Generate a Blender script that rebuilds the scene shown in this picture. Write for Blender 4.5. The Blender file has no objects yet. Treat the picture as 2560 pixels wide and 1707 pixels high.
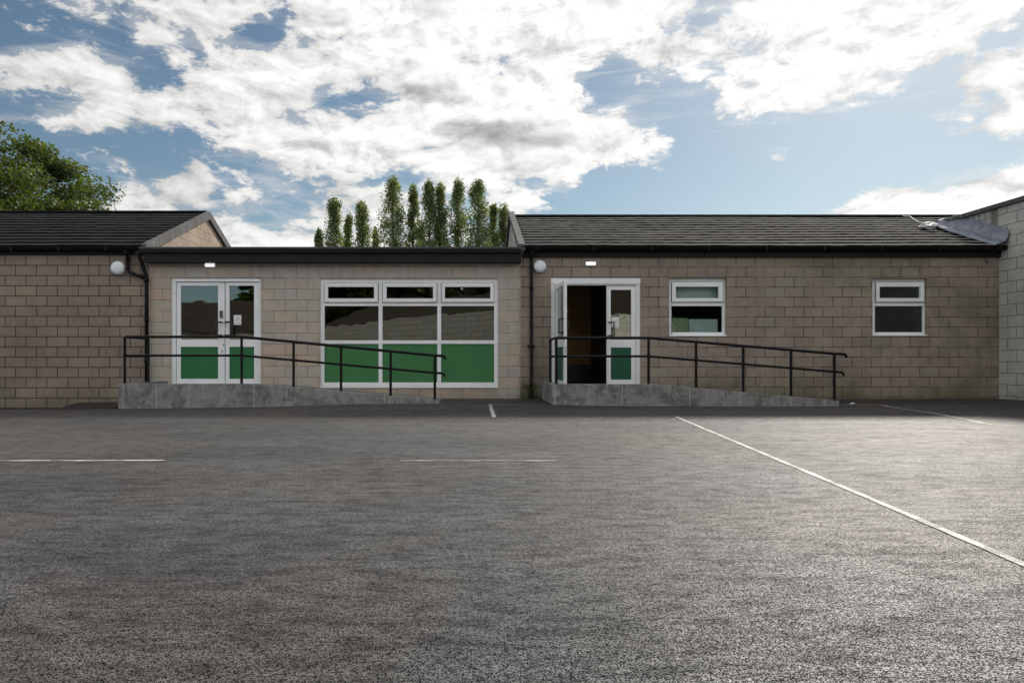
import bpy, bmesh, math, random
from mathutils import Vector, Matrix
R = math.radians
random.seed(11)
scene = bpy.context.scene

# ------------------------------------------------------------------ camera
F = 1624.0; CX = 1170.0; CY = 904.0; EYE = 0.81; WY = 13.2     # photo pixels (2560 wide), metres
cam = bpy.data.cameras.new("camera"); camo = bpy.data.objects.new("camera", cam)
scene.collection.objects.link(camo); scene.camera = camo
camo.location = (0, 0, EYE); camo.rotation_euler = (R(90), 0, 0)
cam.sensor_width = 36; cam.lens = F / 2560 * 36
cam.shift_x = (1280 - CX) / 2560; cam.shift_y = (CY - 853.5) / 2560
cam.clip_start = 0.05; cam.clip_end = 3000

# ------------------------------------------------------------------ exposure, sun, sky
scene.view_settings.view_transform = 'Standard'; scene.view_settings.look = 'None'
scene.view_settings.exposure = 0.50; scene.view_settings.gamma = 1
SUN_EL, SUN_AZ = 35.0, 35.0           # azimuth east of +Y
sun = bpy.data.lights.new("sun", 'SUN'); sun.energy = 3.3; sun.angle = R(8.0); sun.color = (1.0, 0.93, 0.84)
suno = bpy.data.objects.new("sun", sun); scene.collection.objects.link(suno)
sd = Vector((math.sin(R(SUN_AZ)) * math.cos(R(SUN_EL)), math.cos(R(SUN_AZ)) * math.cos(R(SUN_EL)), math.sin(R(SUN_EL))))
suno.rotation_euler = sd.to_track_quat('Z', 'Y').to_euler(); suno.location = (20, 30, 30)

world = bpy.data.worlds.new("World"); scene.world = world; world.use_nodes = True
wn, wl = world.node_tree.nodes, world.node_tree.links
wn.clear()
def W(t, **k):
    n = wn.new(t)
    for a, b in k.items(): setattr(n, a, b)
    return n
def wmath(op, a, b=None, clamp=False, c=None):
    n = W('ShaderNodeMath', operation=op); n.use_clamp = clamp
    for i, v in enumerate((a, b, c)):
        if v is None: continue
        if isinstance(v, (int, float)): n.inputs[i].default_value = v
        else: wl.new(v, n.inputs[i])
    return n.outputs[0]
def wsmooth(v, a, b):
    n = W('ShaderNodeMapRange', interpolation_type='SMOOTHSTEP')
    wl.new(v, n.inputs[0]); n.inputs[1].default_value = a; n.inputs[2].default_value = b
    return n.outputs[0]
wout = W('ShaderNodeOutputWorld'); bg = W('ShaderNodeBackground'); wl.new(bg.outputs[0], wout.inputs[0])
bg.inputs[1].default_value = 0.1
sky = W('ShaderNodeTexSky', sky_type='NISHITA'); sky.sun_disc = False
sky.sun_elevation = R(SUN_EL); sky.sun_rotation = R(SUN_AZ); sky.air_density = 1.0; sky.dust_density = 0.5; sky.ozone_density = 1.0
tc = W('ShaderNodeTexCoord'); sep = W('ShaderNodeSeparateXYZ'); wl.new(tc.outputs['Generated'], sep.inputs[0])
dx, dy, dz = sep.outputs
az = wmath('ARCTAN2', dx, dy); el = wmath('ARCSINE', dz)
# cloud cover as a coarse chart of the sky: rows of elevation, each a ramp along azimuth
ROWS = {
 0: [(0,1),(100,3),(200,8),(300,4),(350,7),(400,8),(550,8),(600,7),(700,8),(800,10),(1650,10),(1720,8),(1800,5),(1880,9),(2000,10),(2560,10)],
 50: [(0,1),(60,2),(110,5),(150,3),(200,5),(300,3),(360,8),(400,9),(540,9),(590,7),(650,3),(705,2),(750,8),(800,10),(1600,10),(1700,8),(1750,1),(1800,5),(1880,8),(1950,10),(2400,10),(2500,9),(2560,4)],
 100: [(0,.5),(130,1),(200,5),(250,4),(300,1.5),(350,7),(430,8),(470,3.5),(500,8),(560,6),(600,2.5),(670,2),(710,8),(800,8),(870,6),(930,10),(1500,10),(1590,6),(1700,6),(1800,7),(1870,4),(1930,9),(2000,10),(2350,10),(2420,8),(2470,1),(2530,1),(2560,5)],
 150: [(0,8),(60,8),(100,9),(200,9),(250,5),(300,4),(400,4),(440,8),(500,4),(540,7),(600,9),(700,10),(960,9),(1020,5),(1080,10),(1200,9),(1250,6),(1300,10),(1480,9),(1550,4),(1620,8),(1700,6),(1780,7),(1900,8),(2000,10),(2250,9),(2330,7),(2400,2),(2450,6),(2500,9),(2560,10)],
 200: [(0,5),(80,8),(200,10),(290,9),(340,3),(400,1.5),(450,2.5),(480,7),(520,9),(600,10),(860,9),(915,5),(970,9),(1100,9),(1380,9),(1450,5),(1500,1.5),(1600,4),(1680,4),(1760,6),(1800,5),(1850,7),(1900,8),(2000,9),(2150,9),(2240,6),(2300,1),(2380,2),(2430,8),(2500,10),(2560,10)],
 250: [(0,2),(80,1),(200,7),(300,9),(345,6),(380,7),(450,9),(600,10),(740,9),(780,6),(830,3),(900,3),(960,5),(1010,8.5),(1100,10),(1420,10),(1460,6),(1500,1.5),(1600,3.5),(1700,2),(1780,3),(1820,8),(1900,10),(2120,8),(2180,4),(2250,1),(2350,1),(2430,5),(2490,3),(2540,7),(2560,9)],
 300: [(0,4),(80,5),(130,8),(200,9),(280,8),(330,5),(380,6),(440,8),(500,8),(600,10),(680,9),(720,6),(790,9),(880,7),(1000,10),(1450,9.5),(1500,9),(1560,9),(1600,4),(1650,3),(1700,2.5),(1780,3),(1850,6),(1910,3),(2000,1.5),(2100,.3),(2300,.3),(2350,4),(2420,6),(2450,3.5),(2490,9),(2560,10)],
 350: [(0,2),(120,3),(200,3.5),(250,1),(400,1),(480,2),(540,6),(600,9),(700,10),(1540,9.5),(1610,9),(1660,6),(1700,.5),(1850,.3),(1960,1),(2100,.3),(2350,.5),(2430,2.5),(2490,4),(2560,5)],
 400: [(0,1),(180,1),(230,4),(290,5.5),(340,2),(400,1),(480,3),(560,5),(640,5),(700,8),(800,9),(900,10),(1400,10),(1480,9),(1550,8),(1600,6),(1650,4),(1700,0),(1860,0),(1900,3),(1950,3.2),(2000,1),(2100,0),(2400,0),(2500,1),(2560,4)],
 450: [(0,1),(250,1),(330,5),(380,5),(440,8),(520,7.5),(570,4),(640,5),(720,6),(800,4),(880,6),(950,4),(1020,2),(1080,5),(1120,9),(1250,9),(1330,6),(1380,8),(1430,8),(1480,.5),(1600,0),(2200,0),(2300,1),(2370,5),(2430,8),(2500,10),(2560,10)],
 500: [(0,3),(250,4),(310,8),(400,8.5),(500,7),(550,3),(600,7),(690,6),(750,3),(820,6),(900,8),(1000,7),(1100,5.5),(1200,6),(1290,8),(1340,7),(1400,.5),(1500,0),(2080,0),(2130,5),(2200,9),(2300,10),(2560,10)],
 550: [(0,8),(300,9),(500,8),(560,8),(610,6),(660,3),(720,6),(800,8),(900,8),(1000,6),(1100,5),(1200,4),(1320,2),(1400,0),(2000,0),(2060,5),(2120,9),(2560,10)],
 610: [(0,9),(600,9),(900,9),(1050,8),(1200,4),(1400,0),(1950,0),(2080,8),(2560,10)],
}
def px_az(px): return math.atan((px - CX) / F)
AZ0, AZ1 = px_az(-20), px_az(2600)
wa = W('ShaderNodeMapRange'); wl.new(az, wa.inputs[0]); wa.inputs[1].default_value = AZ0; wa.inputs[2].default_value = AZ1
# row coordinate: photo row = height above the horizon seen through azimuth -> uses tan(el)/cos(az)
hor = wmath('SQRT', wmath('ADD', wmath('MULTIPLY', dx, dx), wmath('MULTIPLY', dy, dy)))
rowc = wmath('DIVIDE', dz, wmath('MAXIMUM', dy, 0.05))          # slope of the sight line over the court's long axis
cover = None
ys = sorted(ROWS)
for i, y in enumerate(ys):
    r = W('ShaderNodeValToRGB'); cr = r.color_ramp; wl.new(wa.outputs[0], r.inputs[0])
    pts = ROWS[y]
    while len(cr.elements) < len(pts): cr.elements.new(0.5)
    for e, (px, v) in zip(cr.elements, pts): pass
    for k, (px, v) in enumerate(pts):
        e = cr.elements[k]; e.position = (px_az(px) - AZ0) / (AZ1 - AZ0); g = v / 10; e.color = (g, g, g, 1)
    s = (CY - y) / F
    sp = ((CY - ys[i - 1]) / F) if i > 0 else s + 0.06
    sn = ((CY - ys[i + 1]) / F) if i < len(ys) - 1 else s - 0.06
    up = wmath('DIVIDE', wmath('SUBTRACT', sp, rowc), sp - s)
    dn = wmath('DIVIDE', wmath('SUBTRACT', rowc, sn), s - sn)
    if i == 0: w_ = wmath('MINIMUM', dn, 1.0)
    elif i == len(ys) - 1: w_ = wmath('MINIMUM', up, 1.0)
    else: w_ = wmath('MINIMUM', up, dn)
    w_ = wmath('MAXIMUM', w_, 0.0)
    c_ = wmath('MULTIPLY', w_, r.outputs[0])
    cover = c_ if cover is None else wmath('ADD', cover, c_)
# elsewhere in the sky: broken cloud, its cover raised to brighten the facade
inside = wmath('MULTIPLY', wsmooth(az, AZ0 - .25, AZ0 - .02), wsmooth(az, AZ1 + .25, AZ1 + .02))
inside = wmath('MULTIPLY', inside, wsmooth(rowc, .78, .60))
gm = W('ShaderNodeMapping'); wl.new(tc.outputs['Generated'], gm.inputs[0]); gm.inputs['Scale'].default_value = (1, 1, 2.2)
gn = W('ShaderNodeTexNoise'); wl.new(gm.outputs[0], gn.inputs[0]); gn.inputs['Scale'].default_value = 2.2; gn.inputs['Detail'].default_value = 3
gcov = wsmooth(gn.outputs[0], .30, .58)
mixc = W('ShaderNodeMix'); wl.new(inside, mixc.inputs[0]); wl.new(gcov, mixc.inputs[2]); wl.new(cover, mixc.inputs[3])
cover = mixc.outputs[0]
cv = W('ShaderNodeCombineXYZ'); wl.new(wmath('MULTIPLY', az, 1.0), cv.inputs[0]); wl.new(wmath('MULTIPLY', el, 2.0), cv.inputs[1]); wl.new(wmath('MULTIPLY', dy, .3), cv.inputs[2])
def wnoise(scale, detail, rough, dist=0.0, src=cv):
    n = W('ShaderNodeTexNoise'); wl.new(src.outputs[0], n.inputs[0])
    n.inputs['Scale'].default_value = scale; n.inputs['Detail'].default_value = detail
    n.inputs['Roughness'].default_value = rough; n.inputs['Distortion'].default_value = dist
    return n.outputs[0]
n1 = wnoise(11, 9, .62, .5); n2 = wnoise(34, 7, .62, .3)
fr = wmath('ADD', wmath('MULTIPLY', wmath('SUBTRACT', n1, .5), 1.5), wmath('MULTIPLY', wmath('SUBTRACT', n2, .5), 1.35))
dens = wmath('ADD', cover, fr)
mask = wsmooth(dens, .40, .70)
thick = wsmooth(dens, .55, 1.15)
wv = W('ShaderNodeCombineXYZ'); wl.new(wmath('ADD', wmath('MULTIPLY', az, .55), wmath('MULTIPLY', el, .35)), wv.inputs[0]); wl.new(wmath('MULTIPLY', el, 3.2), wv.inputs[1]); wl.new(wmath('MULTIPLY', dy, .3), wv.inputs[2])
n5 = wnoise(13, 9, .68, .9, wv)
veil = wsmooth(wmath('ADD', wmath('MULTIPLY', cover, .9), wmath('MULTIPLY', wmath('SUBTRACT', n5, .5), 1.9)), .22, .78)
mask = wmath('MAXIMUM', mask, wmath('MULTIPLY', veil, .42))
# cloud brightness: thin edges bluish, thick parts white, a few grey bellies
n3 = wnoise(7, 6, .6, .4)
bel = wsmooth(wmath('ADD', n3, wmath('MULTIPLY', wmath('SUBTRACT', n2, .5), .35)), .47, .72)
def belly(px, py, rx, ry, amt):
    a = px_az(px); s = (CY - py) / F
    u = wmath('DIVIDE', wmath('SUBTRACT', az, a), rx / F); v = wmath('DIVIDE', wmath('SUBTRACT', rowc, s), ry / F)
    v = wmath('ADD', v, wmath('MULTIPLY', u, .25))
    q = wmath('ADD', wmath('MULTIPLY', u, u), wmath('MULTIPLY', v, v))
    q = wmath('ADD', q, wmath('MULTIPLY', wmath('SUBTRACT', n1, .5), 2.2))
    return wmath('MULTIPLY', wsmooth(q, 1.5, 0.0), amt)
bl = belly(1260, 335, 200, 40, .40)
for a in ((1090, 232, 90, 32, .24), (1345, 120, 60, 60, .22), (790, 42, 80, 30, .16), (760, 350, 80, 25, .12), (940, 300, 120, 25, .10), (2480, 465, 60, 14, .18), (2250, 5, 120, 18, .2)):
    bl = wmath('MAXIMUM', bl, belly(*a))
right = wsmooth(az, -.75, .45)
bright = wmath('ADD', 6.0, wmath('MULTIPLY', right, 2.0))
# relief: parts turned to the sun (up and to the right) are lighter than the lee of each billow
cv2 = W('ShaderNodeVectorMath', operation='ADD'); wl.new(cv.outputs[0], cv2.inputs[0]); cv2.inputs[1].default_value = (.010, .022, 0)
n1b = wnoise(11, 9, .62, .5, cv2); n2b = wnoise(34, 7, .62, .3, cv2)
rel = wmath('ADD', wmath('SUBTRACT', n1, n1b), wmath('MULTIPLY', wmath('SUBTRACT', n2, n2b), .22))
bright = wmath('MULTIPLY', bright, wmath('ADD', 1.0, wmath('MAXIMUM', wmath('MINIMUM', wmath('MULTIPLY', rel, 1.1), .08), -.22)))
bright = wmath('MULTIPLY', bright, wmath('SUBTRACT', 1.0, bl))
# clouds behind the camera, opposite the sun, brightened to lift the facade
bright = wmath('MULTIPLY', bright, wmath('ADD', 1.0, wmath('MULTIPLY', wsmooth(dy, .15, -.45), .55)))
bright = wmath('MULTIPLY', bright, wmath('SUBTRACT', 1.0, wmath('MULTIPLY', bel, .24)))
bright = wmath('MULTIPLY', bright, wmath('ADD', .80, wmath('MULTIPLY', thick, .22)))
ccol = W('ShaderNodeVectorMath', operation='SCALE'); ccol.inputs[0].default_value = (1.0, .995, .985); wl.new(bright, ccol.inputs['Scale'])
skys = W('ShaderNodeVectorMath', operation='MULTIPLY'); wl.new(sky.outputs[0], skys.inputs[0]); skys.inputs[1].default_value = (.53, .565, .535)
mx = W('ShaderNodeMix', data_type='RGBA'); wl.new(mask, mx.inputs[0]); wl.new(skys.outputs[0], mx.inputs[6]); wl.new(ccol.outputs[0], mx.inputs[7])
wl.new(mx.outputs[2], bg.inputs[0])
SKYMUL = skys

# ------------------------------------------------------------------ materials
class NT:
    def __init__(s, name):
        s.m = bpy.data.materials.new(name); s.m.use_nodes = True
        s.n, s.l = s.m.node_tree.nodes, s.m.node_tree.links
        s.b = s.n['Principled BSDF']; s.out = s.n['Material Output']
        s.geo = s.n.new('ShaderNodeNewGeometry'); s.P = s.geo.outputs['Position']
    def lk(s, v, sock):
        if isinstance(v, (int, float)): sock.default_value = v
        elif isinstance(v, tuple): sock.default_value = v if len(v) == len(sock.default_value) else (*v, 1)
        else: s.l.new(v, sock)
    def math(s, op, a, b=0.0, clamp=False):
        n = s.n.new('ShaderNodeMath'); n.operation = op; n.use_clamp = clamp; s.lk(a, n.inputs[0]); s.lk(b, n.inputs[1]); return n.outputs[0]
    def smooth(s, v, a, b, lo=0.0, hi=1.0):
        n = s.n.new('ShaderNodeMapRange'); n.interpolation_type = 'SMOOTHSTEP'; s.lk(v, n.inputs[0])
        n.inputs[1].default_value = a; n.inputs[2].default_value = b; n.inputs[3].default_value = lo; n.inputs[4].default_value = hi; return n.outputs[0]
    def map(s, v, loc=(0,0,0), sc=(1,1,1)):
        n = s.n.new('ShaderNodeMapping'); s.lk(v, n.inputs[0]); n.inputs['Location'].default_value = loc; n.inputs['Scale'].default_value = sc; return n.outputs[0]
    def noise(s, scale, detail=4, rough=.55, dist=0, vec=None, col=False):
        n = s.n.new('ShaderNodeTexNoise'); s.lk(vec if vec is not None else s.P, n.inputs[0])
        n.inputs['Scale'].default_value = scale; n.inputs['Detail'].default_value = detail
        n.inputs['Roughness'].default_value = rough; n.inputs['Distortion'].default_value = dist
        return n.outputs[1 if col else 0]
    def vor(s, scale, feature='F1', out=0, vec=None, rnd=1.0):
        n = s.n.new('ShaderNodeTexVoronoi'); n.feature = feature; s.lk(vec if vec is not None else s.P, n.inputs[0])
        n.inputs['Scale'].default_value = scale; n.inputs['Randomness'].default_value = rnd; return n.outputs[out]
    def ramp(s, v, stops, interp='LINEAR'):
        n = s.n.new('ShaderNodeValToRGB'); s.lk(v, n.inputs[0]); cr = n.color_ramp; cr.interpolation = interp
        while len(cr.elements) < len(stops): cr.elements.new(.5)
        for e, (p, c) in zip(cr.elements, stops): e.position = p; e.color = (*c, 1) if len(c) == 3 else c
        return n.outputs[0]
    def mix(s, f, a, b, mode='MIX'):
        n = s.n.new('ShaderNodeMix'); n.data_type = 'RGBA'; n.blend_type = mode; n.clamp_factor = True
        s.lk(f, n.inputs[0]); s.lk(a, n.inputs[6]); s.lk(b, n.inputs[7]); return n.outputs[2]
    def bump(s, h, strength=.3, dist=.01, nrm=None):
        n = s.n.new('ShaderNodeBump'); s.lk(h, n.inputs['Height']); n.inputs['Strength'].default_value = strength; n.inputs['Distance'].default_value = dist
        if nrm is not None: s.l.new(nrm, n.inputs['Normal'])
        return n.outputs[0]
    def xyz(s, v=None):
        n = s.n.new('ShaderNodeSeparateXYZ'); s.lk(v if v is not None else s.P, n.inputs[0]); return n.outputs
    def uv(s):
        n = s.n.new('ShaderNodeTexCoord'); return n.outputs['UV']
    def set(s, col=None, rough=None, nrm=None, **k):
        if col is not None: s.lk(col, s.b.inputs['Base Color'])
        if rough is not None: s.lk(rough, s.b.inputs['Roughness'])
        if nrm is not None: s.l.new(nrm, s.b.inputs['Normal'])
        for a, b in k.items(): s.lk(b, s.b.inputs[a.replace('_', ' ')])
        return s.m

def blockwork(name, bw, bh, jx, jz, stops, mortar, mort=.009, algae=0.0, stain=.5, pores=1.0, grime=.0, joint_fade=0.0, topdrip=False):
    t = NT(name); uv = t.uv()
    wob = t.noise(3.0, 3, .6, vec=uv, col=True)
    vm = t.n.new('ShaderNodeVectorMath'); vm.operation = 'MULTIPLY_ADD'; t.l.new(wob, vm.inputs[0]); vm.inputs[1].default_value = (.006, .006, 0)
    mp = t.map(uv, loc=(-jx + bw * 400 - .003, -jz + bh * 101 - .003, 0)); t.l.new(mp, vm.inputs[2])
    br = t.n.new('ShaderNodeTexBrick'); t.l.new(vm.outputs[0], br.inputs['Vector'])
    br.inputs['Color1'].default_value = (0, 0, 0, 1); br.inputs['Color2'].default_value = (1, 1, 1, 1); br.inputs['Mortar'].default_value = (.5, .5, .5, 1)
    br.inputs['Scale'].default_value = 1; br.inputs['Mortar Size'].default_value = mort; br.inputs['Mortar Smooth'].default_value = .35
    br.inputs['Brick Width'].default_value = bw; br.inputs['Row Height'].default_value = bh; br.inputs['Bias'].default_value = 0
    br.offset = .5; br.offset_frequency = 2
    base = t.ramp(br.outputs[0], stops)
    big = t.noise(.8, 3, .6, .4); med = t.noise(5, 5, .65); fine = t.noise(85, 3, .7)
    base = t.mix(t.smooth(big, .4, .7, 0, stain), base, (.62, .62, .62), 'MULTIPLY')
    base = t.mix(t.smooth(med, .35, .7, 0, .45), base, (.74, .73, .72), 'MULTIPLY')
    base = t.mix(t.smooth(fine, .40, .62, 0, .55 * pores), base, (.52, .50, .49), 'MULTIPLY')
    if bw > .45: base = t.mix(t.smooth(t.noise(.9, 2, .5, vec=t.map(t.P, loc=(9, 4, 2))), .42, .60, 0, .8), base, (1.10, .97, .90), 'MULTIPLY')
    x, y, z = t.xyz()
    drip = t.noise(1.0, 5, .7, vec=t.map(t.P, sc=(7, 7, .35)))
    base = t.mix(t.smooth(drip, .52, .72, 0, .32 + grime), base, (.55, .54, .50), 'MULTIPLY')
    # damp green at the foot, ragged upper edge
    foot = t.math('ADD', z, t.math('MULTIPLY', t.math('SUBTRACT', big, .5), -1.1))
    foot = t.math('ADD', foot, t.math('MULTIPLY', t.math('SUBTRACT', t.noise(6, 4, .7), .5), -.5))
    base = t.mix(t.smooth(foot, .42 + algae * .5, -.05, 0, .42 + algae * .3), base, (.42, .47, .36), 'MULTIPLY')
    if algae:
        a2 = t.math('MULTIPLY', t.smooth(t.noise(.55, 4, .6, .6, vec=t.map(t.P, loc=(3, 0, 8), sc=(1, 1, 1.3))), .47, .60), t.smooth(x, 4.5, 8.5))
        base = t.mix(t.math('MULTIPLY', a2, algae), base, (.60, .74, .55), 'MULTIPLY')
    if topdrip: base = t.mix(t.math('MULTIPLY', t.smooth(t.noise(1, 4, .6, vec=t.map(t.P, loc=(1, 4.3, 0), sc=(3.2, 3.2, .18))), .50, .60), t.smooth(t.math('ADD', z, t.math('MULTIPLY', big, .8)), 3.2, 4.0)), base, (.40, .42, .38), 'MULTIPLY')
    mk = br.outputs[1]
    if joint_fade: mk = t.math('MULTIPLY', mk, t.smooth(t.noise(2.3, 3, .6), .38, .58, 1 - joint_fade, 1))
    col = t.mix(mk, base, mortar)
    h = t.math('ADD', t.math('MULTIPLY', br.outputs[1], -1.0), t.math('MULTIPLY', fine, .35))
    return t.set(col, .93, t.bump(h, .55, .008))

M = {}
M['block_left'] = blockwork('brown_blockwork_left', .424, .207, (39.3 - CX) / 123, EYE + (CY - 689) / 123,
    [(0, (0.268, 0.219, 0.182)), (.45, (0.290, 0.238, 0.198)), (.93, (0.312, 0.258, 0.212)), (1, (0.338, 0.280, 0.215))], (.030, .018, .015), .0095)
M['block_right'] = blockwork('brown_blockwork_right', .393, .203, (1670.8 - CX) / 123, EYE + (CY - 692.8) / 123,
    [(0, (0.325, 0.268, 0.222)), (.4, (0.345, 0.286, 0.238)), (.75, (0.360, 0.300, 0.250)), (.96, (0.372, 0.318, 0.255)), (1, (0.335, 0.320, 0.255))], (.065, .044, .036), .0085, algae=.6, grime=.05, joint_fade=.6)
M['block_mid'] = blockwork('buff_blockwork', .4538, .2244, (852.7 - CX) / 123, EYE + (CY - 694.5) / 123,
    [(0, (0.439, 0.421, 0.360)), (.25, (0.464, 0.433, 0.378)), (.45, (0.458, 0.403, 0.348)), (.62, (0.458, 0.439, 0.414)), (.8, (0.506, 0.421, 0.360)), (.92, (0.512, 0.445, 0.342)), (1, (0.512, 0.390, 0.324))], (.13, .10, .085), .0055, stain=.2, pores=.5, joint_fade=.55)
M['block_light'] = blockwork('pale_blockwork', .44, .2285, 11.9, EYE, 
    [(0, (0.473, 0.484, 0.464)), (.4, (0.506, 0.517, 0.497)), (.75, (0.539, 0.539, 0.518)), (1, (0.550, 0.550, 0.475))], (.12, .12, .11), .008, grime=.25, topdrip=True)
M['block_gable'] = blockwork('tan_gable_blockwork', .40, .203, 0, 3.0,
    [(0, (.36, .285, .235)), (.5, (.40, .31, .25)), (1, (.43, .36, .24))], (.14, .10, .08), .008)
M['block_back'] = blockwork('pale_stone_blockwork', .9, .30, 0, 0,
    [(0, (.62, .60, .50)), (.5, (.66, .64, .54)), (1, (.70, .68, .58))], (.26, .25, .21), .02, stain=.1, pores=.2)

def asphalt():
    t = NT('asphalt'); x, y, z = t.xyz()
    g1 = t.math('ADD', t.math('MULTIPLY', t.noise(185, 2, .6, .2, vec=t.map(t.P, sc=(1, 1, .2))), .80), t.math('MULTIPLY', t.noise(44, 4, .8, vec=t.map(t.P, loc=(3, 1, 0))), .24)); g2 = t.noise(62, 3, .6, vec=t.map(t.P, loc=(5, 2, 0)))
    stone = t.smooth(t.math('ADD', g1, t.math('MULTIPLY', t.math('SUBTRACT', g2, .5), .34)), .445, .56)
    fine = t.noise(260, 2, .6)
    big = t.noise(.55, 5, .62, .6, vec=t.map(t.P, sc=(.55, 1.3, 1)))
    band = t.noise(1.7, 5, .68, .8, vec=t.map(t.P, loc=(7, 3, 0), sc=(.5, 1.5, 1)))
    col = t.ramp(stone, [(0, (.003, .0035, .005)), (.5, (.0195, .020, .0206)), (1, (.140, .136, .131))])
    col = t.mix(t.smooth(fine, .4, .7, 0, .5), col, (.55, .55, .55), 'MULTIPLY')
    col = t.mix(t.smooth(big, .42, .62, 0, .85), col, (.50, .51, .54), 'MULTIPLY')
    col = t.mix(t.smooth(band, .44, .62, 0, .45), col, (.64, .64, .65), 'MULTIPLY')
    tint = t.noise(.35, 3, .6, vec=t.map(t.P, loc=(1, 9, 0)))
    col = t.mix(t.smooth(tint, .42, .60), t.mix(1.0, col, (.90, .97, 1.07), 'MULTIPLY'), t.mix(1.0, col, (1.12, 1.0, .92), 'MULTIPLY'))
    clump = t.noise(9, 5, .75, vec=t.map(t.P, sc=(.6, 1.4, 1)))
    col = t.mix(t.smooth(clump, .38, .60, .75, 0), col, (.42, .42, .43), 'MULTIPLY')
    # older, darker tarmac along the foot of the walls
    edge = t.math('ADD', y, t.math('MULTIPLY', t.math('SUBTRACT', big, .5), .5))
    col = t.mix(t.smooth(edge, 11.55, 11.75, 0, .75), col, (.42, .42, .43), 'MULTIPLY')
    ro = t.math('ADD', .42, t.math('MULTIPLY', band, .26))
    h = t.math('ADD', t.math('MULTIPLY', stone, .8), t.math('MULTIPLY', fine, .25))
    nb = t.bump(t.math('ADD', t.noise(1.0, 5, .62, .5, vec=t.map(t.P, loc=(2, 5, 0), sc=(.8, 2.4, 1))), t.math('MULTIPLY', t.noise(11, 4, .6), .06)), .8, .055)
    # the bump of the stones is at its real depth of about 2 mm
    return t.set(col, ro, t.bump(h, 1.0, .004, nb), Sheen_Weight=.05, Sheen_Roughness=.45, Sheen_Tint=(1.0, .93, .87, 1), Specular_IOR_Level=t.math('MULTIPLY', t.math('ADD', .02, t.math('MULTIPLY', stone, .66)), t.smooth(clump, .36, .60, .35, 1.1)))
M['asphalt'] = asphalt()
def paintline():
    t = NT('worn_line_paint')
    w = t.smooth(t.math('ADD', t.math('MULTIPLY', t.noise(110, 3, .7), .6), t.math('MULTIPLY', t.noise(5, 4, .6), .55)), .50, .66)
    col = t.mix(w, (.56, .54, .51), (.14, .135, .13))
    return t.set(col, .7, t.bump(t.noise(130, 2), .5, .002))
M['line'] = paintline()
def faint():
    t = NT('faded_line_or_shade_edge')
    w = t.smooth(t.math('ADD', t.math('MULTIPLY', t.noise(90, 3, .7), .6), t.math('MULTIPLY', t.noise(3, 4, .6), .6)), .47, .66)
    return t.set(t.mix(w, (.56, .53, .50), (.16, .155, .15)), .75)
M['faint'] = faint()

def concrete(name, base=(.20, .20, .195), joint=None, dark=.5):
    t = NT(name); x, y, z = t.xyz()
    c = t.mix(t.smooth(t.noise(2.6, 6, .7, .8), .42, .62), base, tuple(v * dark for v in base))
    c = t.mix(t.smooth(t.noise(9, 6, .75, .5), .50, .72, 0, .7), c, tuple(min(v * 1.5, 1) for v in base))
    c = t.mix(t.smooth(t.noise(60, 3, .7), .45, .7, 0, .4), c, (.6, .6, .6), 'MULTIPLY')
    dr = t.noise(1, 5, .7, vec=t.map(t.P, loc=(4, 1, 0), sc=(9, 9, .8)))
    c = t.mix(t.smooth(dr, .55, .72, 0, .45), c, (.42, .42, .41))
    h = t.noise(45, 5, .7)
    if joint:
        x0, pitch = joint
        f = t.math('PINGPONG', t.math('SUBTRACT', x, x0), pitch)
        jw = t.math('ADD', f, t.math('MULTIPLY', t.math('SUBTRACT', t.noise(14, 3), .5), .012))
        j = t.smooth(jw, .018, .006)
        c = t.mix(t.math('MULTIPLY', j, t.smooth(t.noise(2.2, 3, .6), .35, .65, .08, .8)), c, (.36, .36, .35))
        h = t.math('ADD', h, t.math('MULTIPLY', t.smooth(jw, .006, .001), -3))
    return t.set(c, .9, t.bump(h, .35, .008))
M['ramp_concrete'] = concrete('stained_ramp_concrete', (.20, .20, .195), None, .55)
M['verge'] = concrete('grey_verge_concrete', (.085, .083, .085), None, .7)
M['coping'] = concrete('dark_coping', (.10, .095, .088), None, .7)

def simple(name, col, rough=.5, var=.15, nscale=8, metal=0, bump=0, bs=40, spec=None):
    t = NT(name); n = t.noise(nscale, 4, .6)
    c = t.mix(t.smooth(n, .35, .7, 0, 1), col, tuple(v * (1 - var) for v in col))
    c = t.mix(t.smooth(t.noise(nscale * 9, 3, .7), .5, .75, 0, var), c, tuple(v * .7 for v in col))
    r = t.math('ADD', rough, t.math('MULTIPLY', t.math('SUBTRACT', n, .5), .25))
    if bump: t.set(nrm=t.bump(t.noise(bs, 3, .6), bump, .004))
    if spec is not None: t.set(Specular_IOR_Level=spec)
    return t.set(c, r, Metallic=float(metal))
M['upvc'] = simple('white_frame', (.83, .85, .87), .35, .08, 3)
M['green_mid'] = simple('green_panel', (.055, .190, .070), .55, .12, 2, spec=.25)
M['green_door'] = simple('green_door_panel', (.030, .155, .060), .55, .12, 2, spec=.25)
M['green_teal'] = simple('bluish_green_door_panel', (.018, .105, .058), .55, .12, 2, spec=.25)
M['fascia'] = simple('dark_fascia_board', (.013, .0135, .015), .6, .3, 4, spec=.25)
M['gutter'] = simple('black_gutter_plastic', (.006, .006, .007), .5, .3, 6, spec=.2)
M['metaltrim'] = simple('grey_roof_edge_trim', (.055, .058, .062), .5, .2, 5, spec=.3)
M['rail'] = simple('black_painted_steel', (.005, .005, .006), .42, .3, 12, bump=.15, spec=.22)
M['black'] = simple('black_plastic', (.012, .012, .014), .4, .2, 10)
M['steel'] = simple('grey_steel', (.35, .36, .37), .35, .2, 10, metal=1)
M['paper'] = simple('white_paper', (.78, .79, .80), .7, .05, 10)
M['ink'] = simple('green_ink', (.12, .30, .16), .7, .05, 10)
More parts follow.
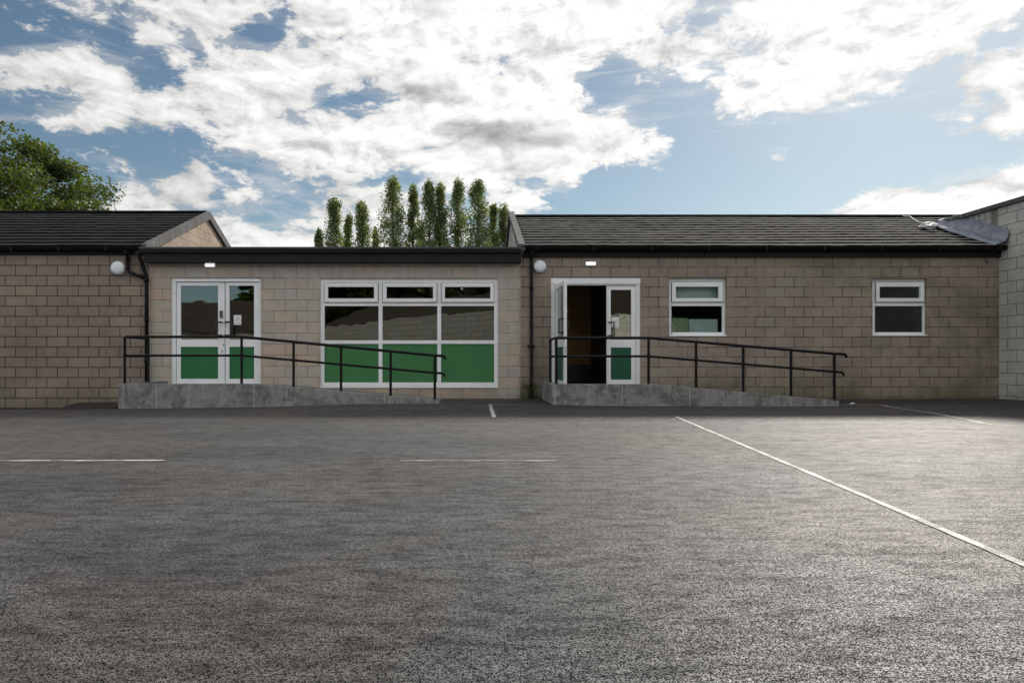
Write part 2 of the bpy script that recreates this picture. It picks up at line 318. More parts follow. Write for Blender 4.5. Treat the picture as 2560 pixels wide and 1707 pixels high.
M['lamp_body'] = simple('white_lamp_housing', (.62, .64, .66), .45, .06, 10)
M['rubber'] = simple('grey_gasket', (.20, .21, .23), .6, .1, 10)
M['lead'] = None
t = NT('grey_blue_lead_sheet'); n = t.noise(9, 5, .65, .6)
M['lead'] = t.set(t.mix(t.smooth(n, .35, .65), (.115, .135, .18), (.20, .225, .28)), .38, t.bump(n, .8, .02), Metallic=.25)
t = NT('crumpled_foil'); M['foil'] = t.set((.30, .33, .34), .6, t.bump(t.noise(25, 4, .6), .5, .01))
t = NT('lit_diffuser'); t.b.inputs['Emission Color'].default_value = (1, .985, .95, 1); t.b.inputs['Emission Strength'].default_value = .55
M['lit'] = t.set((.8, .8, .78), .4)
t = NT('opal_diffuser'); M['opal'] = t.set(t.mix(t.smooth(t.noise(6, 3), .4, .7, 0, .3), (.74, .80, .82), (.66, .72, .74)), .28)

def glass(nm='window_glass', f0=.12, tint=(.60, .65, .63, 1)):
    t = NT(nm); t.n.remove(t.b)
    g = t.n.new('ShaderNodeBsdfGlossy'); g.inputs['Roughness'].default_value = .012; g.inputs['Color'].default_value = (.92, .96, .97, 1)
    tr = t.n.new('ShaderNodeBsdfTransparent'); tr.inputs['Color'].default_value = tint
    fr = t.n.new('ShaderNodeFresnel'); fr.inputs[0].default_value = 1.5
    b = t.bump(t.noise(1.1, 2, .5, .4), .22, .012)
    t.l.new(b, g.inputs['Normal'])
    f = t.math('ADD', f0, t.math('MULTIPLY', fr.outputs[0], 1.2), True)
    mxs = t.n.new('ShaderNodeMixShader'); t.l.new(f, mxs.inputs[0]); t.l.new(tr.outputs[0], mxs.inputs[1]); t.l.new(g.outputs[0], mxs.inputs[2])
    t.l.new(mxs.outputs[0], t.out.inputs[0]); return t.m
M['glass'] = glass(); M['glass_dark'] = glass('low_reflect_window_glass', -.02, (.92, .97, .96, 1))  # second glass reflects less, for the small right-hand windows

def tiles(name, base, edge):
    def mk(nm, c, spots):
        t = NT(nm); uv = t.uv(); x, y, z = t.xyz()
        cell = t.n.new('ShaderNodeTexWhiteNoise'); cell.noise_dimensions = '2D'
        fl = t.n.new('ShaderNodeVectorMath'); fl.operation = 'FLOOR'; t.l.new(t.map(uv, sc=(1 / .3, 1 / .29, 1)), fl.inputs[0]); t.l.new(fl.outputs[0], cell.inputs[0])
        cc = t.mix(cell.outputs[0], c, tuple(v * (.8 if spots > .4 else .85) for v in c))
        cc = t.mix(t.smooth(t.noise(14, 5, .7), .5, .7, 0, spots * .3), cc, tuple(min(1, v * 1.7) for v in c))
        cc = t.mix(t.smooth(t.noise(1.1, 4, .6), .4, .65, 0, .35), cc, (.6, .64, .6), 'MULTIPLY')
        return t.set(cc, .92, t.bump(t.noise(60, 4, .7), .2, .003), Specular_IOR_Level=.05)
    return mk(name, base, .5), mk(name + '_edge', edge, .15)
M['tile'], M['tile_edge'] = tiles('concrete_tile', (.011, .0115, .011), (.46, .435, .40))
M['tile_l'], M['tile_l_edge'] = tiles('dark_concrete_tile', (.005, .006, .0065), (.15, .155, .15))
M['tile_b'], M['tile_b_edge'] = tiles('brown_tile', (.060, .045, .036), (.09, .07, .055))
M['ochre'] = simple('ochre_painted_plaster', (.34, .19, .085), .8, .15, 2)
M['plaster'] = simple('pale_plaster', (.35, .36, .34), .85, .1, 2)
t = NT('striped_leaflets'); wv_ = t.n.new('ShaderNodeTexWave'); wv_.bands_direction = 'DIAGONAL'; t.l.new(t.P, wv_.inputs[0]); wv_.inputs['Scale'].default_value = 5; wv_.inputs['Distortion'].default_value = 3; M['leaflet'] = t.set(t.mix(wv_.outputs[1], (.40, .46, .12), (.45, .50, .47)), .7)
M['darkfloor'] = simple('dark_vinyl_floor', (.035, .033, .032), .5, .2, 5)
M['ceiling'] = simple('ceiling_board', (.30, .30, .27), .9, .05, 4)
M['felt'] = simple('roof_felt', (.07, .07, .072), .9, .2, 4)
M['blind'] = simple('pale_blind_fabric', (.72, .80, .80), .8, .1, 6)

def leafmat(name, a, b, trans):
    t = NT(name); t.n.remove(t.b)
    n = t.noise(.9, 4, .7); n2 = t.n.new('ShaderNodeTexWhiteNoise'); n2.noise_dimensions = '3D'
    fl = t.n.new('ShaderNodeVectorMath'); fl.operation = 'FLOOR'; t.l.new(t.map(t.P, sc=(4, 4, 4)), fl.inputs[0]); t.l.new(fl.outputs[0], n2.inputs[0])
    c = t.mix(t.smooth(n, .38, .64), a, b)
    c = t.mix(t.math('MULTIPLY', n2.outputs[0], .55), c, tuple(v * .55 for v in a))
    d = t.n.new('ShaderNodeBsdfPrincipled'); t.l.new(c, d.inputs['Base Color']); d.inputs['Roughness'].default_value = .55
    tl = t.n.new('ShaderNodeBsdfTranslucent'); t.l.new(t.mix(1.0, c, trans, 'MULTIPLY'), tl.inputs['Color'])
    mxs = t.n.new('ShaderNodeMixShader'); mxs.inputs[0].default_value = .45
    t.l.new(d.outputs[0], mxs.inputs[1]); t.l.new(tl.outputs[0], mxs.inputs[2]); t.l.new(mxs.outputs[0], t.out.inputs[0]); return t.m
M['leaf_poplar'] = leafmat('poplar_leaves', (.11, .155, .075), (.20, .24, .088), (1.8, 1.8, .9))
M['leaf_big'] = leafmat('sycamore_leaves', (.045, .080, .024), (.105, .140, .036), (1.8, 1.7, .5))
M['leaf_weed'] = leafmat('weed_leaves', (.05, .09, .02), (.09, .12, .03), (1.2, 1.2, .6))
t = NT('bark'); M['bark'] = t.set(t.mix(t.noise(12, 5, .7), (.05, .042, .035), (.12, .10, .085)), .95, t.bump(t.noise(25, 4), .6, .02))

# ------------------------------------------------------------------ mesh helpers
COL = scene.collection
class MB:
    def __init__(s): s.v = []; s.f = []; s.mi = []; s.smooth = []
    def face(s, pts, mi=0, sm=False):
        b = len(s.v); s.v += [tuple(p) for p in pts]; s.f.append(tuple(range(b, b + len(pts)))); s.mi.append(mi); s.smooth.append(sm); return s
    def mesh(s, vs, fs, mi=0, sm=False):
        b = len(s.v); s.v += [tuple(p) for p in vs]
        for f in fs: s.f.append(tuple(b + i for i in f)); s.mi.append(mi); s.smooth.append(sm)
        return s
    def box(s, x0, x1, y0, y1, z0, z1, mi=0, rot=None, c=None):
        vs = [Vector((x, y, z)) for z in (z0, z1) for y in (y0, y1) for x in (x0, x1)]
        if rot is not None:
            c = Vector(c); m = Matrix.Rotation(rot, 3, 'Z'); vs = [m @ (v - c) + c for v in vs]
        return s.mesh(vs, [(0, 2, 3, 1), (4, 5, 7, 6), (0, 1, 5, 4), (1, 3, 7, 5), (3, 2, 6, 7), (2, 0, 4, 6)], mi)
    def prism(s, poly, axis, a, b, mi=0):
        """poly in the two other axes, extruded along axis from a to b"""
        def P(p, t): return {'x': (t, p[0], p[1]), 'y': (p[0], t, p[1]), 'z': (p[0], p[1], t)}[axis]
        n = len(poly); vs = [P(p, a) for p in poly] + [P(p, b) for p in poly]
        fs = [tuple(range(n)), tuple(range(2 * n - 1, n - 1, -1))] + [(i, (i + 1) % n, n + (i + 1) % n, n + i) for i in range(n)]
        return s.mesh(vs, fs, mi)
    def tube(s, pts, r, n=10, mi=0, cap=True):
        pts = [Vector(p) for p in pts]; rr = r if isinstance(r, (list, tuple)) else [r] * len(pts)
        vs = []; up = None
        for i, p in enumerate(pts):
            d = (pts[min(i + 1, len(pts) - 1)] - pts[max(i - 1, 0)]).normalized()
            if up is None: up = Vector((0, 0, 1)) if abs(d.z) < .9 else Vector((0, 1, 0))
            a = d.cross(up).normalized(); up = a.cross(d).normalized()
            for k in range(n):
                t_ = 2 * math.pi * k / n; vs.append(p + (a * math.cos(t_) + up * math.sin(t_)) * rr[i])
        fs = [(i * n + k, i * n + (k + 1) % n, (i + 1) * n + (k + 1) % n, (i + 1) * n + k) for i in range(len(pts) - 1) for k in range(n)]
        s.mesh(vs, fs, mi, True)
        if cap:
            s.face(vs[:n][::-1], mi); s.face(vs[-n:], mi)
        return s
    def lathe(s, c, prof, axis='y', n=32, mi=0):
        vs = []
        for r, h in prof:
            for k in range(n):
                t_ = 2 * math.pi * k / n; a, b = r * math.cos(t_), r * math.sin(t_)
                vs.append(Vector(c) + (Vector((a, h, b)) if axis == 'y' else Vector((a, b, h))))
        fs = [(i * n + k, i * n + (k + 1) % n, (i + 1) * n + (k + 1) % n, (i + 1) * n + k) for i in range(len(prof) - 1) for k in range(n)]
        return s.mesh(vs, fs, mi, True)
    def build(s, name, mats, parent=None, merge=True, bevel=0, recalc=True):
        if not isinstance(mats, (list, tuple)): mats = [mats]
        me = bpy.data.meshes.new(name)
        me.from_pydata(s.v, [], s.f); me.polygons.foreach_set('material_index', s.mi); me.polygons.foreach_set('use_smooth', s.smooth)
        for m in mats: me.materials.append(m)
        if merge or recalc:
            bm = bmesh.new(); bm.from_mesh(me)
            if merge: bmesh.ops.remove_doubles(bm, verts=bm.verts, dist=1e-5)
            if recalc: bmesh.ops.recalc_face_normals(bm, faces=bm.faces)
            bm.to_mesh(me); bm.free()
        uvl = me.uv_layers.new(name='UVMap')
        for p in me.polygons:
            n = p.normal; a = (abs(n.x), abs(n.y), abs(n.z)); k = a.index(max(a))
            for li in p.loop_indices:
                c = me.vertices[me.loops[li].vertex_index].co
                uvl.data[li].uv = (c.y, c.z) if k == 0 else ((c.x, c.z) if k == 1 else (c.x, c.y))
        o = bpy.data.objects.new(name, me); COL.objects.link(o)
        if parent is not None:
            o.parent = parent; L = root_world(parent)
            me.transform(Matrix.Translation(-L))
        if bevel:
            bv = o.modifiers.new('bevel', 'BEVEL'); bv.width = bevel; bv.segments = 2; bv.limit_method = 'ANGLE'; bv.harden_normals = False
        return o
def root_world(o):
    L = Vector((0, 0, 0))
    while o is not None: L += Vector(o.location); o = o.parent
    return L
def tag(o, label=None, cat=None, group=None, kind=None):
    for k, v in (('label', label), ('category', cat), ('group', group), ('kind', kind)):
        if v: o[k] = v
    return o
def thing(name, loc, label, cat, group=None):
    o = bpy.data.objects.new(name, None); COL.objects.link(o); o.location = loc; o.empty_display_size = .3
    return tag(o, label, cat, group)
def wx(px, Y=WY): return (px - CX) * Y / F
def wz(py, Y=WY): return EYE + (CY - py) * Y / F
def ss(a, b, t):
    t = max(0., min(1., (t - a) / (b - a))); return t * t * (3 - 2 * t)
def gz(x, y):
    w = -.14 + .20 * ss(-9, -1.0, x)
    h = w * ss(10.6, 13.1, y)
    h += .045 * ss(-4, -1.5, x) * ss(3.2, .2, x) * ss(9.5, 11.4, y) * (1 - ss(11.6, 13.1, y))
    return h
def gridwall(mb, axis, c0, c1, u0, u1, z0, z1, openings, mi=0):
    """wall slab with openings; axis 'y' -> faces at y=c0 (front) and y=c1, u is x"""
    us = sorted({u0, u1, *[o[0] for o in openings], *[o[1] for o in openings]}); zs = sorted({z0, z1, *[o[2] for o in openings], *[o[3] for o in openings]})
    us = [u for u in us if u0 <= u <= u1]; zs = [z for z in zs if z0 <= z <= z1]
    def P(u, c, z): return (u, c, z) if axis == 'y' else (c, u, z)
    def solid(i, j):
        if i < 0 or j < 0 or i >= len(us) - 1 or j >= len(zs) - 1: return False
        cu, cz = (us[i] + us[i + 1]) / 2, (zs[j] + zs[j + 1]) / 2
        return not any(o[0] < cu < o[1] and o[2] < cz < o[3] for o in openings)
    for i in range(len(us) - 1):
        for j in range(len(zs) - 1):
            if not solid(i, j): continue
            a, b, c, d = us[i], us[i + 1], zs[j], zs[j + 1]
            mb.face([P(a, c0, c), P(b, c0, c), P(b, c0, d), P(a, c0, d)], mi)
            mb.face([P(b, c1, c), P(a, c1, c), P(a, c1, d), P(b, c1, d)], mi)
            if not solid(i - 1, j): mb.face([P(a, c1, c), P(a, c0, c), P(a, c0, d), P(a, c1, d)], mi)
            if not solid(i + 1, j): mb.face([P(b, c0, c), P(b, c1, c), P(b, c1, d), P(b, c0, d)], mi)
            if not solid(i, j - 1): mb.face([P(a, c1, c), P(b, c1, c), P(b, c0, c), P(a, c0, c)], mi)
            if not solid(i, j + 1): mb.face([P(a, c0, d), P(b, c0, d), P(b, c1, d), P(a, c1, d)], mi)
    return mb

# ------------------------------------------------------------------ ground
xs = [-400, -150, -60, -30, -20] + [-14 + .5 * i for i in range(57)] + [20, 30, 60, 150, 400]
ysg = [-400, -100, -30, -10, 0, 4, 7] + [8 + .25 * i for i in range(25)] + [18, 24, 40, 80, 150, 600]
mb = MB(); vs = [(x, y, gz(x, y)) for y in ysg for x in xs]; nx = len(xs)
mb.mesh(vs, [(j * nx + i, j * nx + i + 1, (j + 1) * nx + i + 1, (j + 1) * nx + i) for j in range(len(ysg) - 1) for i in range(nx - 1)], 0, True)
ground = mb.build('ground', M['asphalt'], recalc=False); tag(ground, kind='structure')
def g_at(px, py):
    Y = EYE * F / (py - CY)
    for _ in range(8):
        X = (px - CX) * Y / F; Y = (EYE - gz(X, Y)) * F / (py - CY)
    return Vector(((px - CX) * Y / F, Y, 0))
def line(pts, w, m='line', wob=.003):
    """painted line or drawn shadow edge on the tarmac through ground points"""
    pts = [Vector(p) for p in pts]; dense = []
    for a, b in zip(pts, pts[1:]):
        n = max(2, int((b - a).length / .12))
        dense += [a.lerp(b, i / n) for i in range(n)]
    dense.append(pts[-1]); L = []; Rr = []
    for i, p in enumerate(dense):
        d = (dense[min(i + 1, len(dense) - 1)] - dense[max(i - 1, 0)]).normalized(); s = Vector((d.y, -d.x, 0))
        k1, k2 = w / 2 + random.uniform(-wob, wob), w / 2 + random.uniform(-wob, wob)
        for A, q in ((L, p - s * k1), (Rr, p + s * k2)): A.append((q.x, q.y, gz(q.x, q.y) + .004))
    mb = MB(); n = len(dense); mb.mesh(L + Rr, [(i, n + i, n + i + 1, i + 1) for i in range(n - 1)])
    return mb.build('line_or_shade_edge', M[m], ground, recalc=False)
line([g_at(1690, 1042), g_at(2120, 1223), g_at(2560, 1411), g_at(2760, 1497)], .045)
a = g_at(1225, 1011); b = g_at(1236, 1043)
line([g_at(1372, 1011), a], .022, 'faint'); line([a, b], .06)
line([g_at(-160, 1152), g_at(150, 1152), g_at(412, 1151)], .045)
line([g_at(1000, 1152), g_at(1390, 1152)], .04, 'faint')
line([g_at(2100, 1012), g_at(2200, 1012)], .035, 'faint'); line([g_at(2200, 1012), g_at(2330, 1032), g_at(2478, 1061)], .05)
line([g_at(1280, 1047), g_at(1690, 1048)], .03, 'faint'); line([g_at(1750, 1060), g_at(2140, 1059), g_at(2470, 1059)], .03, 'faint')  # pale strips drawn for the shadow boundary and ponding, not line paint
line([g_at(2150, 1069), g_at(2420, 1073), g_at(2600, 1079)], .03, 'faint')  # one more strip drawn for the shadow boundary and ponding

# ------------------------------------------------------------------ roofs
PITCH = math.tan(R(23.4)); EY = 13.0; RY = 16.2; EZ = EYE + 289 * EY / F
def tiled_slope(x0, x1, parent, mats, sign=1, name='roof', ey=EY, ry=RY, ez=EZ, pitch=PITCH, ncourse=12, amp=1.0, seed=1, cut=None):
    rnd = random.Random(seed); mb = MB(); L = (ry - ey); g = L / ncourse; step = .036; lip = .0115
    seg = .15; n = int(abs(x1 - x0) / seg)
    for c in range(ncourse):
        ya = ey + g * c; yb = ya + g * 1.02
        bow = [rnd.uniform(-.004, .004) * amp for _ in range(n // 2 + 2)]
        vs = []
        for i in range(n + 1):
            x = x0 + (x1 - x0) * i / n
            j = bow[i // 2] * .6 + rnd.uniform(-.0015, .0015) * amp + (-.003 if i % 2 == 0 else .0)
            wave = .005 * math.sin(x * .7 + c * .35) * amp
            za = ez + (ya - ey) * pitch + step + j + wave; zb = ez + (yb - ey) * pitch + .002 + wave * .9
            yy = rnd.uniform(-.004, .004)
            vs += [(x, ya + yy + .02, za - step - .02), (x, ya + yy, za - lip - rnd.uniform(0, .006)), (x, ya + yy, za), (x, yb, zb)]
        if sign < 0: vs = [(x, 2 * ry - y, z) for x, y, z in vs]
        for i in range(n):
            if cut and cut(vs[4 * i][0], vs[4 * i][1], vs[4 * i][2]): continue
            o = len(mb.v)
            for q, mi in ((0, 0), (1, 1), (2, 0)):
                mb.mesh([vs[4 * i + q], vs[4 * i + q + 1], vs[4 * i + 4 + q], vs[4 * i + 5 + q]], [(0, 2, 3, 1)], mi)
    return mb.build(name, mats, parent, merge=False, recalc=False)
def ridge(x0, x1, parent, mat, ry=RY, rz=EZ + (RY - EY) * PITCH):
    mb = MB(); x = x0
    while x < x1 - .05:
        xe = min(x + .45, x1); vs = []
        for xx, k in ((x, 1.0), (xe - .004, .97)):
            for a in range(9):
                t_ = math.pi * a / 8; vs.append((xx, ry - math.cos(t_) * .12 * k, rz - .03 + math.sin(t_) * .095 * k))
        mb.mesh(vs, [(i, i + 1, 9 + i + 1, 9 + i) for i in range(8)] + [tuple(range(8, -1, -1)), tuple(range(9, 18))], 0, False)
        x = xe
    return mb.build('ridge_tiles', mat, parent, merge=False)
RZ = EZ + (RY - EY) * PITCH; BY = 2 * RY - EY
def gutter(mb, x0, x1, y, z, r=.058):
    n = 10; prof = [(y + r * math.cos(math.pi + math.pi * k / n), z + r * 1.0 * math.sin(math.pi + math.pi * k / n)) for k in range(n + 1)]
    inner = [(y + (r - .006) * math.cos(2 * math.pi - math.pi * k / n), z + (r - .006) * math.sin(2 * math.pi - math.pi * k / n)) for k in range(n + 1)]
    mb.prism([(y - r - .006, z), *prof[1:-1], (y + r, z), (y + r, z + .004), (y + r - .006, z + .004), *inner[1:-1], (y - r + .006, z + .006), (y - r - .006, z + .006)], 'x', x0, x1)
    return mb
def brackets(mb, x0, x1, y, z, pitch=1.15, r=.062):
    x = x0 + .3
    while x < x1:
        mb.box(x - .018, x + .018, y - r - .012, y + r, z - .075, z + .012); x += pitch
    return mb

# ------------------------------------------------------------------ left building
XL = -6.50
left = thing('school_building', (-12, WY, -.12), 'brown blockwork school building with black tiled pitched roof, at the left edge', 'building')
wall_z = EZ - .14
mb = MB(); gridwall(mb, 'y', WY, WY + .28, -18, XL, -.5, wall_z, [])
gridwall(mb, 'y', BY - .5, BY - .22, -18, XL, -.5, wall_z, [])
mb.build('wall', M['block_left'], left)
mb = MB(); mb.prism([(WY + .28, -.5), (BY - .5, -.5), (BY - .5, EZ - .1), (RY, RZ - .1), (WY + .28, EZ - .1 + (.2) * PITCH)], 'x', XL - .28, XL); mb.build('gable_wall', M['block_gable'], left)
mb = MB(); mb.prism([(WY + .28, -.5), (BY - .5, -.5), (BY - .5, EZ - .1), (RY, RZ - .1), (WY + .28, EZ - .1 + (.2) * PITCH)], 'x', -18, -17.7); mb.build('gable_wall', M['block_gable'], left)
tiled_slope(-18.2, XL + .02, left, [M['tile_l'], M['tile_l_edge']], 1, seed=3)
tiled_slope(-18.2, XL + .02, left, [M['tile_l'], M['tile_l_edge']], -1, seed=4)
ridge(-18.2, XL - .02, left, M['tile_l'])
def verge(parent, x0, x1, mats=M['verge'], drop=.17, name='verge'):
    mb = MB(); up = .045
    for s in (1, -1):
        f = (lambda y: y) if s > 0 else (lambda y: 2 * RY - y)
        yR = RY; segs = 4
        for k in range(segs):
            ya = EY - .02 + (yR - EY + .02) * k / segs; yb = EY - .02 + (yR - EY + .02) * (k + 1) / segs - (.006 if k < segs - 1 else 0)
            poly = [(f(ya), EZ + (ya - EY) * PITCH + up), (f(yb), EZ + (yb - EY) * PITCH + up), (f(yb), EZ + (yb - EY) * PITCH + up - drop), (f(ya), EZ + (ya - EY) * PITCH + up - drop)]
            mb.prism(poly, 'x', x0, x1)
    return mb.build(name, mats, parent, bevel=.004)
verge(left, XL - .03, XL + .07, drop=.20)
mb = MB(); mb.box(-18.1, XL + .0, WY - .03, WY - .004, wall_z - .01, EZ - .02); mb.build('fascia', M['fascia'], left)
mb = MB(); gutter(mb, -18.2, XL + .02, WY - .13, EZ - .02); brackets(mb, -18, XL, WY - .13, EZ - .02, .95); mb.build('gutter', M['gutter'], left)
# swan-neck pipe from the gutter over to the corner pipe
mb = MB(); r = .034
px0 = wx(323); zt = EZ - .07
mb.tube([(px0, WY - .13, zt), (px0, WY - .13, zt - .06), (px0, WY - .07, zt - .13), (px0, WY - .06, wz(674)), (px0 + .03, WY - .06, wz(681)), (wx(346), WY - .06, wz(689)), (wx(362), WY - .075, wz(694))], r)
for z in (zt - .16, wz(671)): mb.tube([(px0, WY - .06, z - .03), (px0, WY - .06, z + .03)], r + .008)
mb.tube([(wx(358), WY - .07, wz(691)), (wx(366), WY - .08, wz(696))], r + .009)
mb.build('downpipe', M['gutter'], left)
# black wedge modelled in place of the dark shadow at the wall foot
mb = MB(); xa, xb = wx(185, 13.1), wx(296, 12.4)
mb.mesh([(xa, WY - .02, -.02), (xb, WY - .02, .0), (xb, 12.2, -.055), (xa, 12.55, -.10), (xa, WY - .02, -.25), (xb, WY - .02, -.25), (xb, 12.2, -.25), (xa, 12.55, -.25)],
        [(0, 3, 2, 1), (4, 5, 6, 7), (0, 1, 5, 4), (1, 2, 6, 5), (2, 3, 7, 6), (3, 0, 4, 7)])
o = mb.build('shadow_wedge', M['black']); tag(o, kind='structure')

# ------------------------------------------------------------------ middle block
MX0, MX1 = XL + .01, wx(1301)
mid = thing('school_extension', (-2.7, WY, 0), 'buff blockwork flat roofed extension with black fascia between the two pitched buildings', 'building')
FB = wz(655, 12.97); FT = wz(617.5, 12.95)
dL = (wx(427), wx(652), wz(961), wz(694.5)); wM = (wx(800), wx(1245.5), wz(966), wz(697))
mb = MB(); gridwall(mb, 'y', WY, WY + .28, MX0, MX1, -.5, FB + .1, [dL, wM])
mb.build('wall', M['block_mid'], mid)
mb = MB(); gridwall(mb, 'y', 19.0, 19.28, MX0, MX1, -.5, FB + .1, []); mb.build('rear_wall', M['block_mid'], mid)
mb = MB(); mb.box(MX0, MX1, WY + .28, 19.0, FB + .11, FT - .02); mb.build('roof', M['felt'], mid)
mb = MB(); mb.box(MX0 + .0, MX1 - .005, WY - .20, WY - .17, FB, FT - .10); mb.box(MX0, MX1 - .005, WY - .17, WY + .30, FB, FB + .02); mb.build('fascia', M['fascia'], mid)
mb = MB(); mb.box(MX0 - .06, MX1 - .005, WY - .255, WY - .202, FT - .115, FT - .045); mb.build('gutter', M['gutter'], mid, bevel=.006)
mb = MB(); mb.box(MX0 - .06, MX1 - .002, WY - .27, WY - .14, FT - .042, FT); mb.box(MX0, MX1 - .002, WY - .14, WY + .28, FT - .02, FT - .003); mb.build('roof_edge_trim', M['metaltrim'], mid, bevel=.004)
mb = MB(); mb.box(MX0 + .02, MX1 - .02, WY + .3, 18.9, .30, .345); mb.build('floor', M['darkfloor'], mid)
mb = MB(); mb.box(MX0 + .02, MX1 - .02, 17.0, 17.1, .35, FB); mb.box(wx(700), wx(700) + .1, WY + .3, 16.9, .35, FB); mb.build('inner_wall', M['plaster'], mid)
mb = MB(); mb.box(MX0 + .02, MX1 - .02, WY + .3, 18.9, FB + .06, FB + .1); mb.build('ceiling', M['ceiling'], mid)
# corner downpipe
mb = MB(); xp = wx(371); r = .037
mb.tube([(wx(360), WY - .20, FT - .10), (wx(361), WY - .19, FT - .20), (wx(364), WY - .10, wz(668)), (wx(369), WY - .075, wz(688)), (xp, WY - .07, wz(700)), (xp, WY - .07, gz(xp, WY) - .02)], r, 12)
for z in (wz(702), wz(800), wz(900)): mb.tube([(xp, WY - .07, z - .035), (xp, WY - .07, z + .035)], r + .01, 12)
mb.box(wx(354), wx(366), WY - .26, WY - .14, FT - .16, FT - .07)
mb.build('downpipe', M['gutter'], mid)

# ------------------------------------------------------------------ windows and doors
def ring(mb, x0, x1, z0, z1, y0, y1, t, tb=None, mi=0):
    tb = tb if tb is not None else t
    mb.box(x0, x0 + t, y0, y1, z0, z1, mi); mb.box(x1 - t, x1, y0, y1, z0, z1, mi)
    mb.box(x0 + t, x1 - t, y0, y1, z1 - t, z1, mi); mb.box(x0 + t, x1 - t, y0, y1, z0, z0 + tb, mi)
def pane(x0, x1, z0, z1, y, parent, m='glass', name='pane', th=.006):
    mb = MB(); mb.box(x0, x1, y, y + th, z0, z1); return mb.build(name, M[m], parent)
def hopper(x0, x1, z0, z1, y, parent, g):
    """top-hung sash: raised frame, gasket line, glass; g = glass rect"""
    mb = MB(); ring(mb, x0, x1, z0, z1, y - .022, y + .05, .008, mi=1)
    gx0, gx1, gz0, gz1 = g
    for a in ((x0 + .009, gx0, z0 + .009, z1 - .009), (gx1, x1 - .009, z0 + .009, z1 - .009), (gx0, gx1, gz1, z1 - .009), (gx0, gx1, z0 + .009, gz0)):
        mb.box(a[0], a[1], y - .03, y + .04, a[2], a[3], 0)
    return mb.build('sash', [M['upvc'], M['rubber']], parent, bevel=.003)
# middle window
def P4(x0, x1, y0, y1): return (wx(x0), wx(x1), wz(y1), wz(y0))
mw = MB(); fy0, fy1 = WY + .03, WY + .10
x0, x1, z0, z1 = wM
ring(mw, x0, x1, z0, z1, fy0, fy1, (810 - 800) / 123, (966 - 956) / 123)
xi0, xi1, zi0, zi1 = wx(810), wx(1236), wz(956), wz(706)
for c in (950.6, 1097.8): mw.box(wx(c) - .039, wx(c) + .039, fy0 - .003, fy1, z0 + .06, z1 - .06)
cols = [(810, 945.8), (955.4, 1093), (1102.6, 1236)]
for a, b in cols:
    for yc in (760.3, 855): mw.box(wx(a), wx(b), fy0, fy1, wz(yc) - .036, wz(yc) + .036)
mw.box(x0 - .01, x1 + .01, WY - .02, WY + .03, z0 - .03, z0 - .003)
win = mw.build('window', M['upvc'], mid, bevel=.004)
tag(win, 'wide three bay window with green lower panels')
for (a, b), (ga, gb) in zip(cols, [(819, 935), (966, 1082.5), (1112, 1226)]):
    hopper(wx(a) + .004, wx(b) - .004, wz(755.8), wz(706.2), fy0, win, (wx(ga), wx(gb), wz(746), wz(717)))
    pane(wx(ga) - .01, wx(gb) + .01, wz(747), wz(716), fy0 + .02, win)
    pane(wx(a) - .01, wx(b) + .01, wz(851.5), wz(764), fy0 + .035, win)
    o = pane(wx(a) - .01, wx(b) + .01, wz(956.5), wz(858.5), fy0 + .02, win, 'green_mid', 'panel', .02)

def leaf(mb, x0, x1, z0, z1, y0, th, gx0, gx1, gtop, gbot, ptop, pbot, mi=0):
    """door leaf with glazing opening above and panel opening below"""
    gridwall(mb, 'y', y0, y0 + th, x0, x1, z0, z1, [(gx0, gx1, gbot, gtop), (gx0, gx1, pbot, ptop)], mi)
def pull(mb, x, y, za, zb, side, out=.07, r=.017, xb=None):
    """D pull handle on the face y, bar standing out toward -y, offset sideways"""
    xb = x + side * .05 if xb is None else xb
    mb.tube([(xb, y, zb), (xb, y - out * .8, zb), (x, y - out, zb), (x, y - out, zb - .02), (x, y - out, za + .02), (x, y - out, za), (xb, y - out * .8, za), (xb, y, za)], r, 8)
# left double door
dd = MB(); x0, x1, z0, z1 = dL; fy0 = WY + .03; fy1 = WY + .12
for a in ((x0, wx(437.5), z0, z1), (wx(644.5), x1, z0, z1), (wx(437.5), wx(644.5), wz(703.5), z1)): dd.box(a[0], a[1], fy0, fy1, a[2], a[3])
dd.box(x0 + .03, x1 - .03, fy0 - .012, fy0, z1 - .075, z1 - .045)
dd.box(wx(437.5), wx(644.5), fy0, fy1, z0 - .02, z0 + .008)
door1 = dd.build('double_door', M['upvc'], mid, bevel=.004); tag(door1, 'closed white double door with keypad and green panels')
zt, zb, pt, pb = wz(713.5), wz(849), wz(866.8), wz(947)
for (a, b, ga, gb) in ((438.5, 559.2, 449, 542.6), (561.4, 643.6, 571, 633)):
    mb = MB(); leaf(mb, wx(a), wx(b), wz(960), wz(704.5), fy0 + .02, .05, wx(ga), wx(gb), zt, zb, pt, pb)
    mb.build('door_leaf', M['upvc'], door1, bevel=.003)
    pane(wx(ga) - .01, wx(gb) + .01, zb - .01, zt + .01, fy0 + .04, door1)
    pane(wx(ga) - .01, wx(gb) + .01, pb - .01, pt + .01, fy0 + .032, door1, 'green_door', 'panel', .02)
mb = MB(); mb.box(wx(559.3), wx(561.3), fy0 + .05, fy0 + .06, wz(960), wz(705)); mb.build('meeting_seal', M['rubber'], door1)
for x, s, xb in ((539.6, 1, 553), (579.5, -1, 562.5)):
    mb = MB(); pull(mb, wx(x), fy0 + .02, wz(838), wz(805), s, xb=wx(xb)); mb.build('handle', M['black'], door1)
mb = MB(); mb.box(wx(548), wx(554.5), fy0 - .01, fy0 + .02, wz(794.5), wz(776.5))
for i in range(5):
    for k in range(2):
        mb.box(wx(548.9) + k * .022, wx(548.9) + k * .022 + .014, fy0 - .014, fy0 - .010, wz(780) - i * .022 - .012, wz(780) - i * .022, 1)
